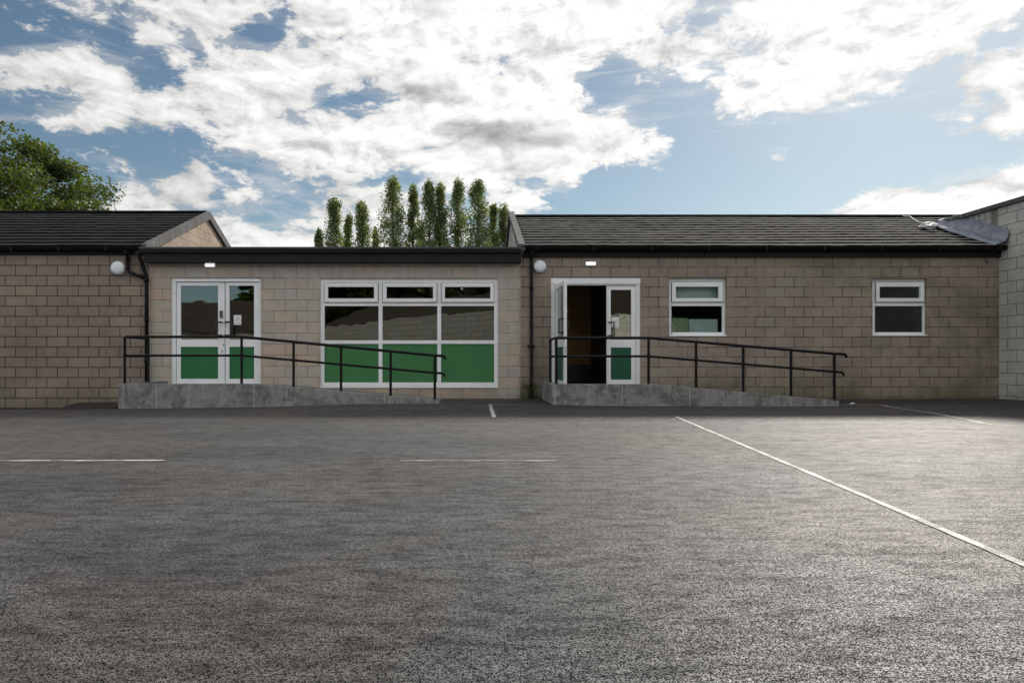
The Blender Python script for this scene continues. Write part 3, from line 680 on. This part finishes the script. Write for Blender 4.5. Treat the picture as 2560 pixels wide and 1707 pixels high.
mb.tube([(wx(551.3), fy0 + .0, wz(793)), (wx(551.3), fy0 - .03, wz(793))], .012, 10, 1)
mb.build('keypad_lock', [M['black'], M['steel']], door1, bevel=.002)
for x, y in ((556.5, 861), (553, 877.5)):
    mb = MB(); mb.tube([(wx(x), fy0 + .021, wz(y)), (wx(x), fy0 + .008, wz(y))], .014, 12); mb.box(wx(x) - .008, wx(x) + .008, fy0 + .012, fy0 + .02, wz(y) - .035, wz(y)); mb.build('lock', M['steel'], door1)
def notice(x0, x1, y0, y1, y, parent):
    """white sheet with a green tick-like mark and a grey line of print"""
    mb = MB(); mb.box(x0, x1, y, y + .001, y0, y1, 0); cx = (x0 + x1) / 2; w = x1 - x0; zc = y1 - (y1 - y0) * .42
    mb.prism([(cx - w * .18, zc + .03), (cx - w * .12, zc + .03), (cx - .003, zc - .022), (cx + w * .16, zc + .036), (cx + w * .22, zc + .036), (cx, zc - .042)], 'y', y - .0018, y - .0005, 1)
    mb.box(cx - w * .25, cx + w * .25, y - .0018, y - .0005, y0 + .03, y0 + .036, 1)
    return mb.build('notice', [M['paper'], M['ink']], parent)
notice(wx(581.3), wx(600.3), wz(811.5), wz(787), fy0 + .036, door1)

# ------------------------------------------------------------------ right building
RX0, RX1 = MX1 + .002, wx(2498)
rb = thing('school_building', (6, WY, 0), 'brown blockwork school building with tiled roof, one door standing open', 'building')
dR = (wx(1377), wx(1602), wz(961), wz(694.5)); wA = (wx(1672.5), wx(1817), wz(841), wz(694.5)); wB = (wx(2181), wx(2318.5), wz(840), wz(696))
rwall_top = wz(644) + .06
mb = MB(); gridwall(mb, 'y', WY, WY + .28, RX0, RX1, -.5, rwall_top, [dR, wA, wB]); gridwall(mb, 'y', BY - .5, BY - .22, RX0, RX1 + 5, -.5, EZ, [])
mb.build('wall', M['block_right'], rb)
mb = MB(); mb.prism([(WY + .28, -.5), (BY - .5, -.5), (BY - .5, EZ - .1), (RY, RZ - .1), (WY + .28, EZ - .1 + .2 * PITCH)], 'x', RX0 + .0, RX0 + .28); mb.build('gable_wall', M['block_light'], rb)
HX = RX1                                       # face of the pale hall wall
def cut(x, y, z): return x > HX - .02 and z < 3.98
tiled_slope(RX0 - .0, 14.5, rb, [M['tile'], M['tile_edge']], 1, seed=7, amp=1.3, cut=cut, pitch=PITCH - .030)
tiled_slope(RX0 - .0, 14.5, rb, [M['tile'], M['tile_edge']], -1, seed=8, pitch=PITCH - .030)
ridge(RX0 + .08, 14.5, rb, M['tile'], rz=RZ - .096)
verge(rb, RX0 - .06, RX0 + .075, drop=.13)
mb = MB(); mb.box(RX0 + .06, RX1 - .002, WY - .05, WY - .004, wz(644), wz(627)); mb.build('fascia', M['fascia'], rb)
mb = MB(); gutter(mb, RX0 + .02, RX1 + .07, WY - .16, EZ - .015, .062); brackets(mb, RX0, RX1, WY - .16, EZ - .015, 1.15, .064)
mb.box(RX1 + .03, RX1 + .085, WY - .232, WY - .09, EZ - .09, EZ + .05)
mb.build('gutter', M['gutter'], rb)
mb = MB(); xp = wx(1327.5)
mb.tube([(xp, WY - .16, EZ - .06), (xp, WY - .16, EZ - .12), (xp, WY - .075, EZ - .22), (xp, WY - .07, EZ - .3), (xp, WY - .07, gz(xp, WY) + .06), (xp + .0, WY - .12, gz(xp, WY) + .01)], .034, 12)
for z in (wz(720), wz(866), wz(960), wz(985)): mb.tube([(xp, WY - .07, z - .03), (xp, WY - .07, z + .03)], .044, 12)
mb.box(xp - .075, xp + .075, WY - .035, WY - .003, wz(868), wz(863))
mb.build('downpipe', M['gutter'], rb)
mb = MB(); mb.box(RX0 + .3, 14, WY + .3, BY - .55, .30, .345); mb.build('floor', M['darkfloor'], rb)
mb = MB(); mb.box(RX0 + .3, 14, WY + .3, BY - .55, 2.75, 2.80); mb.build('ceiling', M['ceiling'], rb)
mb = MB(); mb.box(RX0 + .3, wx(1640), 15.6, 15.7, .35, 2.75); mb.build('inner_wall', M['ochre'], rb)
mb = MB(); mb.box(wx(1512, 14), wx(1512, 14) + .08, 13.9, 15.59, .35, 2.74); mb.box(RX0 + .32, wx(1512, 14) - .01, 15.50, 15.59, .35, .75); mb.build('inner_wall', M['black'], rb)  # black lobby panels added to make the doorway look dark
mb = MB(); mb.box(wx(1640), wx(1640) + .1, WY + .3, 17.5, .35, 2.75); mb.box(wx(2000), wx(2000) + .1, WY + .3, 17.5, .35, 2.75); mb.box(wx(1640) + .1, 14, 17.5, 17.6, .35, 2.75); mb.box(RX1 - .1, RX1, WY + .3, 17.4, .35, 2.75)
mb.build('inner_wall', M['plaster'], rb)
mb = MB()                                     # half-drawn blind in the first small window
mb.box(wx(1680), wx(1806), WY + .25, WY + .256, wz(752), wz(700)); mb.box(wx(1733), wx(1806), WY + .25, WY + .256, wz(836), wz(796)); mb.build('blind', M['blind'], rb)
mb = MB(); mb.box(wx(1680), wx(1731), WY + .25, WY + .256, wz(836), wz(793)); mb.build('leaflet_board', M['leaflet'], rb)
# coloured leaflet board in that window's lower left, and coat bar in the lobby
# small windows
for (wr, gx, sx, gl) in ((wA, (1678.5, 1806.5), (1678, 1807.5), (1688.5, 1796)), (wB, (2187.5, 2308.5), (2187, 2309.5), (2197, 2299.5))):
    x0, x1, z0, z1 = wr; y0 = WY + .075; k = (y0) / WY
    def X(px): return (px - CX) * y0 / F
    def Z(py): return EYE + (CY - py) * y0 / F
    mb = MB()
    l, r_ = X(gx[0]), X(gx[1])
    mb.box(x0, l, y0, y0 + .07, z0, z1); mb.box(r_, x1, y0, y0 + .07, z0, z1)
    mb.box(l, r_, y0, y0 + .07, Z(704), z1); mb.box(l, r_, y0, y0 + .07, z0, Z(830.5)); mb.box(l, r_, y0, y0 + .07, Z(765), Z(756))
    mb.box(x0 + .004, x1 - .004, WY - .012, y0 - .002, z0 + .002, z0 + .028)
    w = mb.build('window', M['upvc'], rb, bevel=.004)
    hopper(X(sx[0]), X(sx[1]), Z(755.5), Z(704.5), y0, w, (X(gl[0]), X(gl[1]), Z(745.5), Z(717)))
    pane(X(gl[0]) - .01, X(gl[1]) + .01, Z(746.5), Z(716), y0 + .02, w, 'glass_dark')
    pane(l - .01, r_ + .01, Z(831.5), Z(764), y0 + .035, w, 'glass_dark')
# right double door: frame, fixed right leaf, left leaf swung open toward the camera
x0, x1, z0, z1 = dR; fy0 = WY + .03; fy1 = WY + .12
dd = MB()
for a in ((x0, wx(1387.5), z0, z1), (wx(1591.5), x1, z0, z1), (wx(1387.5), wx(1591.5), wz(712.5), z1)): dd.box(a[0], a[1], fy0, fy1, a[2], a[3])
dd.box(x0 + .002, x1 - .002, fy0 - .02, fy0, wz(709.5), z1 - .002); dd.box(wx(1387.5), wx(1591.5), fy0, fy1, z0 - .02, z0 + .006)
dd.box(wx(1593), wx(1596), fy0 - .008, fy0, z0, wz(710))
door2 = dd.build('double_door', M['upvc'], rb, bevel=.004); tag(door2, 'white double door with its left leaf swung open')
gt, gb_, pt, pb = wz(724), wz(849), wz(868.5), wz(949)
mb = MB(); leaf(mb, wx(1518), wx(1591), wz(960), wz(714), fy0 + .02, .05, wx(1528.3), wx(1579.7), gt, gb_, pt, pb); mb.build('door_leaf', M['upvc'], door2, bevel=.003)
pane(wx(1527), wx(1581), gb_ - .01, gt + .01, fy0 + .04, door2); pane(wx(1527), wx(1581), pb - .01, pt + .01, fy0 + .032, door2, 'green_teal', 'panel', .02)
mb = MB(); pull(mb, wx(1534.5), fy0 + .02, wz(839), wz(805.5), -1, xb=wx(1522.5), r=.014); mb.build('handle', M['black'], door2)
notice(wx(1531.5), wx(1549), wz(818), wz(792.5), fy0 + .036, door2)
# open leaf: hinge at (hx, hy)
hx, hy = wx(1388.5), fy0 + .01; LW = .93; ang = R(-87.0)        # closed leaf runs +x; rotate clockwise
def swing(o):
    me = o.data; L = root_world(o.parent); h = Vector((hx, hy, 0)) - L; h.z = 0
    me.transform(Matrix.Translation(h) @ Matrix.Rotation(ang, 4, 'Z') @ Matrix.Translation(-h)); return o
gxa, gxb = hx + .12, hx + LW - .13
mb = MB(); leaf(mb, hx + .004, hx + LW, wz(959.5), wz(714), hy, .05, gxa, gxb, gt, gb_, pt, pb); swing(mb.build('door_leaf', M['upvc'], door2, bevel=.003)); 
swing(pane(gxa - .01, gxb + .01, gb_ - .01, gt + .01, hy + .022, door2)); swing(pane(gxa - .01, gxb + .01, pb - .01, pt + .01, hy + .015, door2, 'green_teal', 'panel', .02))
mb = MB(); pull(mb, hx + LW - .16, hy, wz(836), wz(804), 1, xb=hx + LW - .06, r=.014); swing(mb.build('handle', M['black'], door2))
mb = MB(); pull(mb, hx + LW - .16, hy + .05, wz(836), wz(804), 1, out=-.06, xb=hx + LW - .06, r=.014); swing(mb.build('handle', M['black'], door2))
mb = MB(); mb.tube([(hx + LW - .05, hy - .03, wz(787)), (hx + LW - .05, hy + .08, wz(787))], .012, 8); mb.tube([(hx + LW - .05, hy + .08, wz(787)), (hx + LW - .15, hy + .085, wz(787))], .009, 8)
swing(mb.build('latch', M['steel'], door2))
mb = MB(); mb.box(hx + LW, hx + LW + .003, hy + .015, hy + .035, wz(884), wz(868)); swing(mb.build('lock_plate', M['steel'], door2))

# lead flashing between roof slope and hall wall, as part of the right building
mb = MB(); n = 22; A = []; rnd = random.Random(5)
for i in range(n + 1):
    t_ = i / n; Y = 12.93 + 1.95 * t_; zr = EZ + (Y - EY) * PITCH + .03
    q = .02 * math.sin(i * 1.3) + rnd.uniform(-.012, .012); taper = min(1, (1 - t_) * 3 + .2)
    prof = [(HX - .27 * taper - .06 + q * .6, zr + .012), (HX - .17 * taper, zr + .055 + q), (HX - .07, zr + .10 + q), (HX - .03, zr + .20 * taper + .05 + q * .5), (HX - .008, zr + .30 * taper + .02 + q * .7)]
    A.append([(x, Y, z) for x, z in prof])
k = len(A[0]); mb.mesh([p for r_ in A for p in r_] + [(x, y, z - .012) for r_ in A for x, y, z in r_],
    [(i * k + j, i * k + j + 1, (i + 1) * k + j + 1, (i + 1) * k + j) for i in range(n) for j in range(k - 1)] + [(i * k + j, (i + 1) * k + j, (i + 1) * k + j + k * (n + 1) * 0 + k * (n + 1), i * k + j + k * (n + 1)) for i in range(n) for j in (0,)] + [(j, j + k * (n + 1), j + 1 + k * (n + 1), j + 1) for j in range(k - 1)], 0, True)
mb.build('flashing', M['lead'], rb, recalc=True)

# ------------------------------------------------------------------ pale hall at the right
HZ = wz(509, 13.2)
hall = thing('hall_building', (14, 9, 0), 'tall pale grey blockwork hall whose side wall closes the yard at the right', 'building')
mb = MB(); gridwall(mb, 'x', HX, HX + .3, 2.0, 15.6, -.5, HZ - .09, []); gridwall(mb, 'y', 1.7, 2.0, HX, HX + 12, -.5, HZ - .09, []); gridwall(mb, 'y', 21, 21.3, HX, HX + 12, -.5, HZ - .09, []); gridwall(mb, 'x', HX + 11.7, HX + 12, 2, 21, -.5, HZ - .09, [])
mb.build('wall', M['block_light'], hall)
mb = MB(); mb.box(HX + .3, HX + 11.7, 2.0, 14.7, HZ - .3, HZ - .2); mb.build('roof', M['felt'], hall)
mb = MB(); y = 1.68
while y < 15.3:
    ye = min(y + .9, 15.35); mb.box(HX - .055, HX + .36, y, ye - .006, HZ - .088, HZ); y = ye
mb.build('coping', M['coping'], hall, bevel=.006)

# ------------------------------------------------------------------ ramps and handrails
RFY = 11.54
def fx(px, Y=RFY): return (px - CX) * Y / F
def fz(py, Y=RFY): return EYE + (CY - py) * Y / F
def access_ramp(pa, pk, pe, ytop, yend, label, jx):
    xa, xk, xe = fx(pa), fx(pk), fx(pe); zt, ze = fz(ytop), fz(yend); surf = .352
    root = thing('access_ramp', ((xa + xe) / 2, 12.3, 0), label, 'ramp', 'concrete access ramps at the doors')
    M_ = concrete('ramp_front_' + str(pa), (.245, .243, .232), jx, .50)
    mb = MB(); kw = .12
    mb.prism([(xa, -.3), (xe, -.3), (xe, ze), (xk, zt), (xa, zt)], 'y', RFY, RFY + kw)
    mb.build('kerb_wall', M_, root, bevel=.008)
    mb = MB(); mb.box(xa, xa + kw, RFY + kw + .001, WY - .003, -.3, zt); mb.build('kerb_wall', M['ramp_concrete'], root, bevel=.008)
    mb = MB(); mb.prism([(xa + kw + .001, -.3), (xe - .02, -.3), (xe - .02, ze - .05), (xk, surf), (xa + kw + .001, surf)], 'y', RFY + kw + .001, WY - .003); mb.build('ramp_surface', M['ramp_concrete'], root)
    return root
access_ramp(294.5, 640, 1098, 959, 1000, 'long concrete ramp rising to the closed double door', (fx(294.5) + .1, .29))
access_ramp(1380, 1640, 2098, 960, 1001.5, 'long concrete ramp rising to the open double door', (fx(1380) + .05, .30))

def arc(p0, c, p1, n=5):
    p0, c, p1 = Vector(p0), Vector(c), Vector(p1)
    return [(p0.lerp(c, t)).lerp(c.lerp(p1, t), t) for t in [i / n for i in range(n + 1)]]
def handrail(pback, pfront, posts, rail, low, tip, tiplow, kerb, label):
    """posts: photo columns along the front kerb; rail/low: (flat row, knee column, end row)"""
    Y = RFY + .06; YB = 12.45
    X = lambda px, yy=Y: (px - CX) * yy / F
    Z = lambda py, yy=Y: EYE + (CY - py) * yy / F
    root = thing('handrail', (X(pfront), Y, .4), label, 'handrail', 'black steel handrails along the ramps')
    xf = X(pfront); knee = posts[0]
    def zr(px, spec):
        flat, end, pend = spec
        return Z(flat) if px <= knee else Z(flat + (end - flat) * (px - knee) / (pend - knee))
    for nm, spec, tp, r in (('top_rail', rail, tip, .0255), ('middle_rail', low, tiplow, .0215)):
        z0 = Z(spec[0]); zB = z0
        pts = []
        if nm == 'top_rail':
            pts += arc((xf, YB, z0 - .06), (xf, YB, z0), (xf, YB - .06, z0)) + arc((xf, Y + .07, z0), (xf, Y, z0), (xf + .07, Y, z0))
        else:
            pts += [(xf, YB, z0), (xf, Y + .0, z0)]; 
            mbx = MB(); mbx.tube(pts, r); pts = [(xf, Y, z0)]
        pts += [(X(knee) - .05, Y, z0), (X(knee) + .05, Y, zr(knee + 6, spec)), (X(posts[-1]), Y, zr(posts[-1], spec))]
        xt, zt_ = X(tp[0]), Z(tp[1]); xl, zl = X(posts[-1]), zr(posts[-1], spec)
        pts += arc((xt - .05, Y, zl - .008), (xt + .0, Y, zl - .012), (xt, Y, zt_ - .01))
        mb = MB(); mb.tube(pts, r, 12)
        if nm == 'middle_rail': mb.v, mb.f, mb.mi, mb.smooth = mbx.mesh(mb.v, mb.f).v, mbx.f, mbx.mi, [True] * len(mbx.f)
        mb.build(nm, M['rail'], root, merge=False)
    for px in [pfront] + posts:
        mb = MB(); x = X(px); kz = fz(kerb[0]) if px <= kerb[2] else fz(kerb[0] + (kerb[1] - kerb[0]) * (px - kerb[2]) / (kerb[3] - kerb[2]))
        top = zr(px, rail); mb.tube([(x, Y, kz - .03), (x, Y, top - .004)], .024, 12); 
        mb.tube([(x, Y, kz - .004), (x, Y, kz + .006)], .034, 12)
        zl = zr(px, low); mb.tube([(x, Y, zl - .035), (x, Y, zl + .035)], .029, 12)
        mb.build('post', M['rail'], root, merge=False)
    mb = MB(); z0 = Z(rail[0]); mb.tube([(xf, YB, fz(kerb[0]) - .03), (xf, YB, z0 - .055)], .024, 12); zl = Z(low[0]); mb.tube([(xf, YB, zl - .035), (xf, YB, zl + .035)], .029, 12)
    mb.build('post', M['rail'], root, merge=False)
    return root
handrail(356, 312, [604, 734, 852.5, 976.5, 1087], (842, 888.5, 1087), (888.7, 931.7, 1087), (1113, 897), (1111, 940), (959, 1000, 640, 1098), 'black steel handrail on the ramp in front of the closed door')
handrail(1373, 1391, [1621.5, 1740, 1858, 1977.5, 2086], (844.6, 884, 2086), (890.5, 929, 2086), (2116, 893), (2109, 937.5), (960, 1001.5, 1640, 2098), 'black steel handrail on the ramp in front of the open door')

# ------------------------------------------------------------------ lamps on the walls
def round_lamp(px, py, r, label):
    t_ = thing('wall_lamp', (wx(px), WY, wz(py)), label, 'lamp', 'round white lamps under the eaves')
    c = (wx(px), WY, wz(py)); mb = MB(); mb.lathe(c, [(0, -.004), (r * .97, -.004), (r, -.02), (r * .98, -.05), (r * .93, -.062)], n=36); mb.build('housing', M['lamp_body'], t_)
    mb = MB(); mb.lathe(c, [(r * .93, -.06), (r * .90, -.085), (r * .72, -.105), (r * .4, -.117), (.001, -.12)], n=36); mb.build('diffuser', M['opal'], t_)
round_lamp(298, 671, .146, 'round white bulkhead lamp on the left wall beside the bent downpipe')
round_lamp(1349, 667, .132, 'round white bulkhead lamp beside the straight downpipe near the open door')
def bulkhead(px, py, label):
    t_ = thing('bulkhead_light', (wx(px), WY, wz(py)), label, 'light', 'small rectangular lights over the doors')
    x, z = wx(px), wz(py); mb = MB(); mb.box(x - .108, x + .108, WY - .035, WY - .002, z - .048, z + .045); mb.build('housing', M['lamp_body'], t_, bevel=.012)
    mb = MB(); mb.box(x - .098, x + .098, WY - .07, WY - .036, z - .032, z + .036); mb.build('diffuser', M['lit'], t_, bevel=.014)
bulkhead(527, 664, 'small lit rectangular light above the closed double door')
bulkhead(1476, 660, 'small lit rectangular light above the open double door')
# hooked cable end on the right wall
mb = MB(); c = Vector((wx(2464), WY - .02, wz(655)))
mb.tube([c + Vector((-.025, .012, .10)), c + Vector((-.035, 0, .05)), c + Vector((-.03, -.01, .0)), c + Vector((0, -.012, -.02)), c + Vector((.03, 0, .0)), c + Vector((.03, .015, .015))], .006, 6)
o = mb.build('cable_end', M['black']); tag(o, 'short black cable end hooked out of the wall under the eaves near the corner', 'cable')

# ------------------------------------------------------------------ small things
rnd = random.Random(9)
mb = MB(); c = Vector(((2322 - CX) * 14.55 / F, 14.55, EZ + (14.55 - EY) * PITCH + .05)); vs = []; nu, nv = 10, 6
for j in range(nv + 1):
    for i in range(nu):
        a = 2 * math.pi * i / nu; b = math.pi * j / nv - math.pi / 2; k = .75 + rnd.random() * .5
        x_, y_ = .20 * math.cos(a) * math.cos(b) * k, .16 * math.sin(a) * math.cos(b) * k
        vs.append(c + Vector((x_, y_, .07 * math.sin(b) * k + y_ * PITCH + max(0, x_) * .35)))
mb.mesh(vs, [(j * nu + i, j * nu + (i + 1) % nu, (j + 1) * nu + (i + 1) % nu, (j + 1) * nu + i) for j in range(nv) for i in range(nu)])
o = mb.build('plastic_sheet', M['foil']); tag(o, 'crumpled pale plastic sheet lying on the roof tiles beside the flashing', 'sheet')
def roofpt(px, py, dz=.035):
    # point of the front roof slope under this sight line
    s = (CY - py) / F; Y = (EZ + dz - EYE - EY * PITCH) / (s - PITCH); return Vector(((px - CX) * Y / F, Y, EYE + s * Y))
pts = [roofpt(2275, 541), roofpt(2286, 549), roofpt(2298, 556), roofpt(2312, 558), roofpt(2326, 560)]
mb = MB(); mb.tube([pts[0] + Vector((-.03, .2, .05))] + pts, .009, 6)
o = mb.build('cord', M['paper']); tag(o, 'thin white cord trailing over the ridge down to the plastic sheet', 'cord')
c = g_at(2131, 1012); mb = MB(); vs = []
for i in range(7):
    a = 2 * math.pi * i / 7; vs.append(Vector((c.x + .055 * math.cos(a) * rnd.uniform(.7, 1.2), c.y + .04 * math.sin(a) * rnd.uniform(.7, 1.2), gz(c.x, c.y) + rnd.uniform(.008, .03))))
vs += [Vector((c.x, c.y, gz(c.x, c.y) + .045)), Vector((c.x, c.y, gz(c.x, c.y) + .001))]
mb.mesh(vs, [(i, (i + 1) % 7, 7) for i in range(7)] + [((i + 1) % 7, i, 8) for i in range(7)])
o = mb.build('litter', M['paper']); tag(o, 'scrap of white paper on the tarmac just past the end of the right ramp', 'litter')
wt = thing('weed_plant', (xp, WY - .15, gz(xp, WY)), 'small green weeds growing at the foot of the straight downpipe', 'weed')
mb = MB()
for i in range(260):
    h = rnd.random() ** 1.4 * .30; r_ = .20 * (1 - h) * rnd.random() ** .5; a = rnd.uniform(0, 2 * math.pi)
    c = Vector((xp - .02 + r_ * math.cos(a) * 1.2 - .03, WY - .13 + r_ * math.sin(a) * .5, gz(xp, WY) + h)); d = Vector((rnd.gauss(0, 1), rnd.gauss(0, 1), rnd.gauss(.4, 1))).normalized(); e = d.orthogonal().normalized() * .012
    mb.face([c - e, c + d * .03, c + e, c - d * .012])
mb.build('leaves', M['leaf_weed'], wt, merge=False, recalc=False)
mb = MB()
for i in range(9):
    a = rnd.uniform(0, 6.28); mb.tube([(xp - .03, WY - .13, gz(xp, WY) - .01), (xp - .03 + .08 * math.cos(a), WY - .13 + .05 * math.sin(a), gz(xp, WY) + rnd.uniform(.1, .25))], .003, 4)
mb.build('stems', M['leaf_weed'], wt, merge=False)

# ------------------------------------------------------------------ trees
def leaves(mb, centers, n_each, spread, size, rnd):
    for c, s in centers:
        for _ in range(int(n_each * s[0])):
            d = Vector((rnd.gauss(0, 1), rnd.gauss(0, 1), rnd.gauss(0, 1))); d.normalize(); rr = rnd.random() ** .45
            p = c + Vector((d.x * spread[0], d.y * spread[1], d.z * spread[2])) * rr * s[1]
            a = Vector((rnd.gauss(0, 1), rnd.gauss(0, 1), rnd.gauss(0, .6))).normalized(); b = a.cross(Vector((rnd.gauss(0, 1), rnd.gauss(0, 1), rnd.gauss(0, 1)))).normalized()
            k = size * rnd.uniform(.6, 1.3)
            mb.v += [tuple(p - a * k * .5), tuple(p + b * k * .36), tuple(p + a * k * .5), tuple(p - b * k * .36)]; L = len(mb.v)
            mb.f.append((L - 4, L - 3, L - 2, L - 1)); mb.mi.append(0); mb.smooth.append(False)
def poplar(px, top, wpx, D, seed, label, sparse=1.0):
    rnd = random.Random(seed); X = (px - CX) * D / F; H = EYE + (CY - top) * D / F; Wd = wpx * 1.5 * D / F
    t_ = thing('poplar_tree', (X, D, 0), label, 'tree', 'poplars in a row beyond the flat roof')
    mb = MB(); tr = MB(); lean = rnd.uniform(-.25, .25)
    tr.tube([(X, D, -.2), (X + lean * .3, D, H * .4), (X + lean * .7, D, H * .75), (X + lean, D, H * .95)], [H * .016, H * .011, H * .005, .01], 8)
    cs = []; nb = int(80 + H * 3.4)
    for i in range(nb):
        f = (i + rnd.random()) / nb; z = H * (.13 + .87 * f)
        prof = min(1, (f / .12) ** .7) * (1 - (max(0, f - .5) / .5) ** 1.6 * .93) if f < 1 else .1
        a = rnd.uniform(0, 6.283); rad = Wd * .5 * prof * (rnd.random() ** .45) * rnd.choice((.6, .85, 1.05, 1.3)) * (1 + .16 * math.sin(f * 17 + seed) + .12 * math.sin(a + seed * 2 + f * 5))
        x_, y_ = X + lean * f + rad * math.cos(a), D + rad * math.sin(a)
        up = .5 + .9 * rnd.random()
        z = min(z, H - up * .5)
        tr.tube([(X + lean * f * .9, D, z - up * .9), (x_, y_, z), ], [.035, .012], 4, cap=False)
        cs.append((Vector((x_, y_, z)), (rnd.uniform(.5, 1.3), rnd.uniform(.7, 1.15))))
    # ragged leading shoots
    for i in range(7):
        cs.append((Vector((X + lean + rnd.gauss(0, Wd * .13), D + rnd.gauss(0, Wd * .1), H - rnd.uniform(.1, 1.5))), (.25, .42)))
    leaves(mb, cs, 112 * sparse, (.34 * Wd / 1.6, .34 * Wd / 1.6, .85), .175, rnd)
    mb.build('crown', M['leaf_poplar'], t_, merge=False, recalc=False); tr.build('trunk', M['bark'], t_, merge=False, recalc=False)
POP = [(797, 577, 26, 62, 'smallest poplar at the left end of the row, only its tip above the roof'),
 (836, 501, 47, 62, 'second poplar from the left, broad leafy cone'), (869.5, 543, 28, 64, 'short narrow poplar third from the left'),
 (910, 508, 42, 61, 'slim pointed poplar standing alone in the gap of the row'), (940, 576, 21, 65, 'low poplar tip between the lone poplar and the tall group'),
 (984, 449, 54, 60, 'tall broad poplar starting the tall group, golden toward its top'), (1029, 468, 36, 61, 'narrow poplar just right of the broad golden topped one'),
 (1056, 578, 24, 66, 'low poplar tip showing in the gap before the twin topped pair'), (1073, 454, 40, 60, 'taller left half of the twin topped poplar pair'), (1104, 465, 36, 60.5, 'lower right half of the twin topped poplar pair'),
 (1146, 454, 40, 61, 'slender poplar standing clear between the twin pair and the last tall one'), (1198, 452, 52, 60, 'last tall broad poplar toward the right gable'),
 (1228, 512, 34, 63, 'shorter poplar leaning on the last tall broad one'), (1258, 521, 36, 62, 'poplar at the right end of the row, touching the gable')]
for i, (px, top, w, D, lab) in enumerate(POP): poplar(px, top, w, D, 40 + i, lab)

def broad_tree(X, Y, H, Rr, seed, label, group=None, name='sycamore_tree', nlim=15, leaf=.19, dens=1.0, base=.28):
    rnd = random.Random(seed); t_ = thing(name, (X, Y, 0), label, 'tree', group); tr = MB(); mb = MB()
    cz = H * (base + 1) / 2; hz = H * (1 - base) / 2
    tr.tube([(X, Y, -.3), (X + .1, Y, H * .15), (X - .1, Y, H * .3), (X, Y, H * .5), (X + .2, Y, H * .8)], [H * .036, H * .030, H * .024, H * .014, .03], 10)
    cs = []; n = int(nlim * 13)
    for i in range(n):
        # points over and inside a domed crown
        u = rnd.uniform(-.75, 1); a = i * 2.39996 + rnd.uniform(-.3, .3); s = math.sqrt(1 - u * u); q = rnd.choice((1, 1, 1, .93, .8, .6))
        wob = 1 + .15 * math.sin(3 * a + seed) * s + .13 * math.sin(13 * u + a * 2) + .06 * math.sin(9 * a + 7 * u)
        p = Vector((X + Rr * s * math.cos(a) * q * wob, Y + Rr * s * math.sin(a) * q * wob, cz + hz * u * q * (1 if u > 0 else .9)))
        cs.append((p, (rnd.uniform(.6, 1.3), rnd.uniform(.75, 1.3))))
        if i % 3 == 0:
            m_ = Vector((X, Y, H * .35)).lerp(p, .55) + Vector((0, 0, -.3)); tr.tube([(X, Y, H * rnd.uniform(.2, .45)), m_, p], [.10, .05, .012], 5, cap=False)
    leaves(mb, cs, 95 * dens, (.92, .92, .46), leaf, rnd)
    mb.build('crown', M['leaf_big'], t_, merge=False, recalc=False); tr.build('trunk', M['bark'], t_, merge=False, recalc=False)
broad_tree((-75 - CX) * 30 / F, 30, EYE + (CY - 318) * 30 / F, 5.1, 5, 'broad leafy tree rising behind the left tiled roof', dens=3.2, leaf=.165, nlim=17)

# ------------------------------------------------------------------ what the window panes mirror, behind the camera
ob = thing('opposite_building', (-22, -14, 0), 'low tan building with a brown tiled roof facing the yard from behind', 'building')
mb = MB(); mb.box(-34, -12.5, -22, -14, -.4, 2.75); mb.build('wall', M['block_back'], ob)
mb = MB(); mb.prism([(-13.7, 2.7), (-18, 5.0), (-22.3, 2.7)], 'x', -34.3, -12.2); mb.build('roof', M['tile_b'], ob)
wb = thing('opposite_wing', (-4, -16, 0), 'pale stone block wing with a shallow brown roof standing askew behind', 'building')
p0, p1 = Vector((4.2, -4.0, 0)), Vector((-12, -22, 0)); back = Vector((9, -11, 0))
mb = MB(); poly = [(p0.x, p0.y), (p1.x, p1.y), (p1.x + back.x, p1.y + back.y), (p0.x + back.x, p0.y + back.y)]; mb.prism(poly, 'z', -.4, 3.45); mb.build('wall', M['block_back'], wb)
mb = MB(); a = [Vector((*p, 3.40)) for p in poly]; d = (p0 - p1).normalized() * .3
r1 = (a[0] + a[3]) / 2 + Vector((0, 0, 2.0)); r2 = (a[1] + a[2]) / 2 + Vector((0, 0, 2.0))
mb.mesh([a[0], a[1], a[2], a[3], r1, r2], [(0, 1, 5, 4), (2, 3, 4, 5), (0, 4, 3), (1, 2, 5), (0, 3, 2, 1)]); mb.build('roof', M['tile_b'], wb)
for i, (x, y, h) in enumerate(((0, -38, 16), (9, -36, 17), (19, -30, 9), (-8, -36, 16), (30, -26, 9), (-16, -39, 15))):
    broad_tree(x, y, h, h * .42, 70 + i, ('tree standing behind the opposite buildings', 'tallest tree standing behind the opposite wing', 'tree at the open corner behind the yard', 'tree behind the gap of the opposite buildings', 'tree farthest round behind the hall', 'tree behind the tan roofed building')[i], 'trees behind the opposite buildings', nlim=9, leaf=.95, dens=1.1, base=.06)
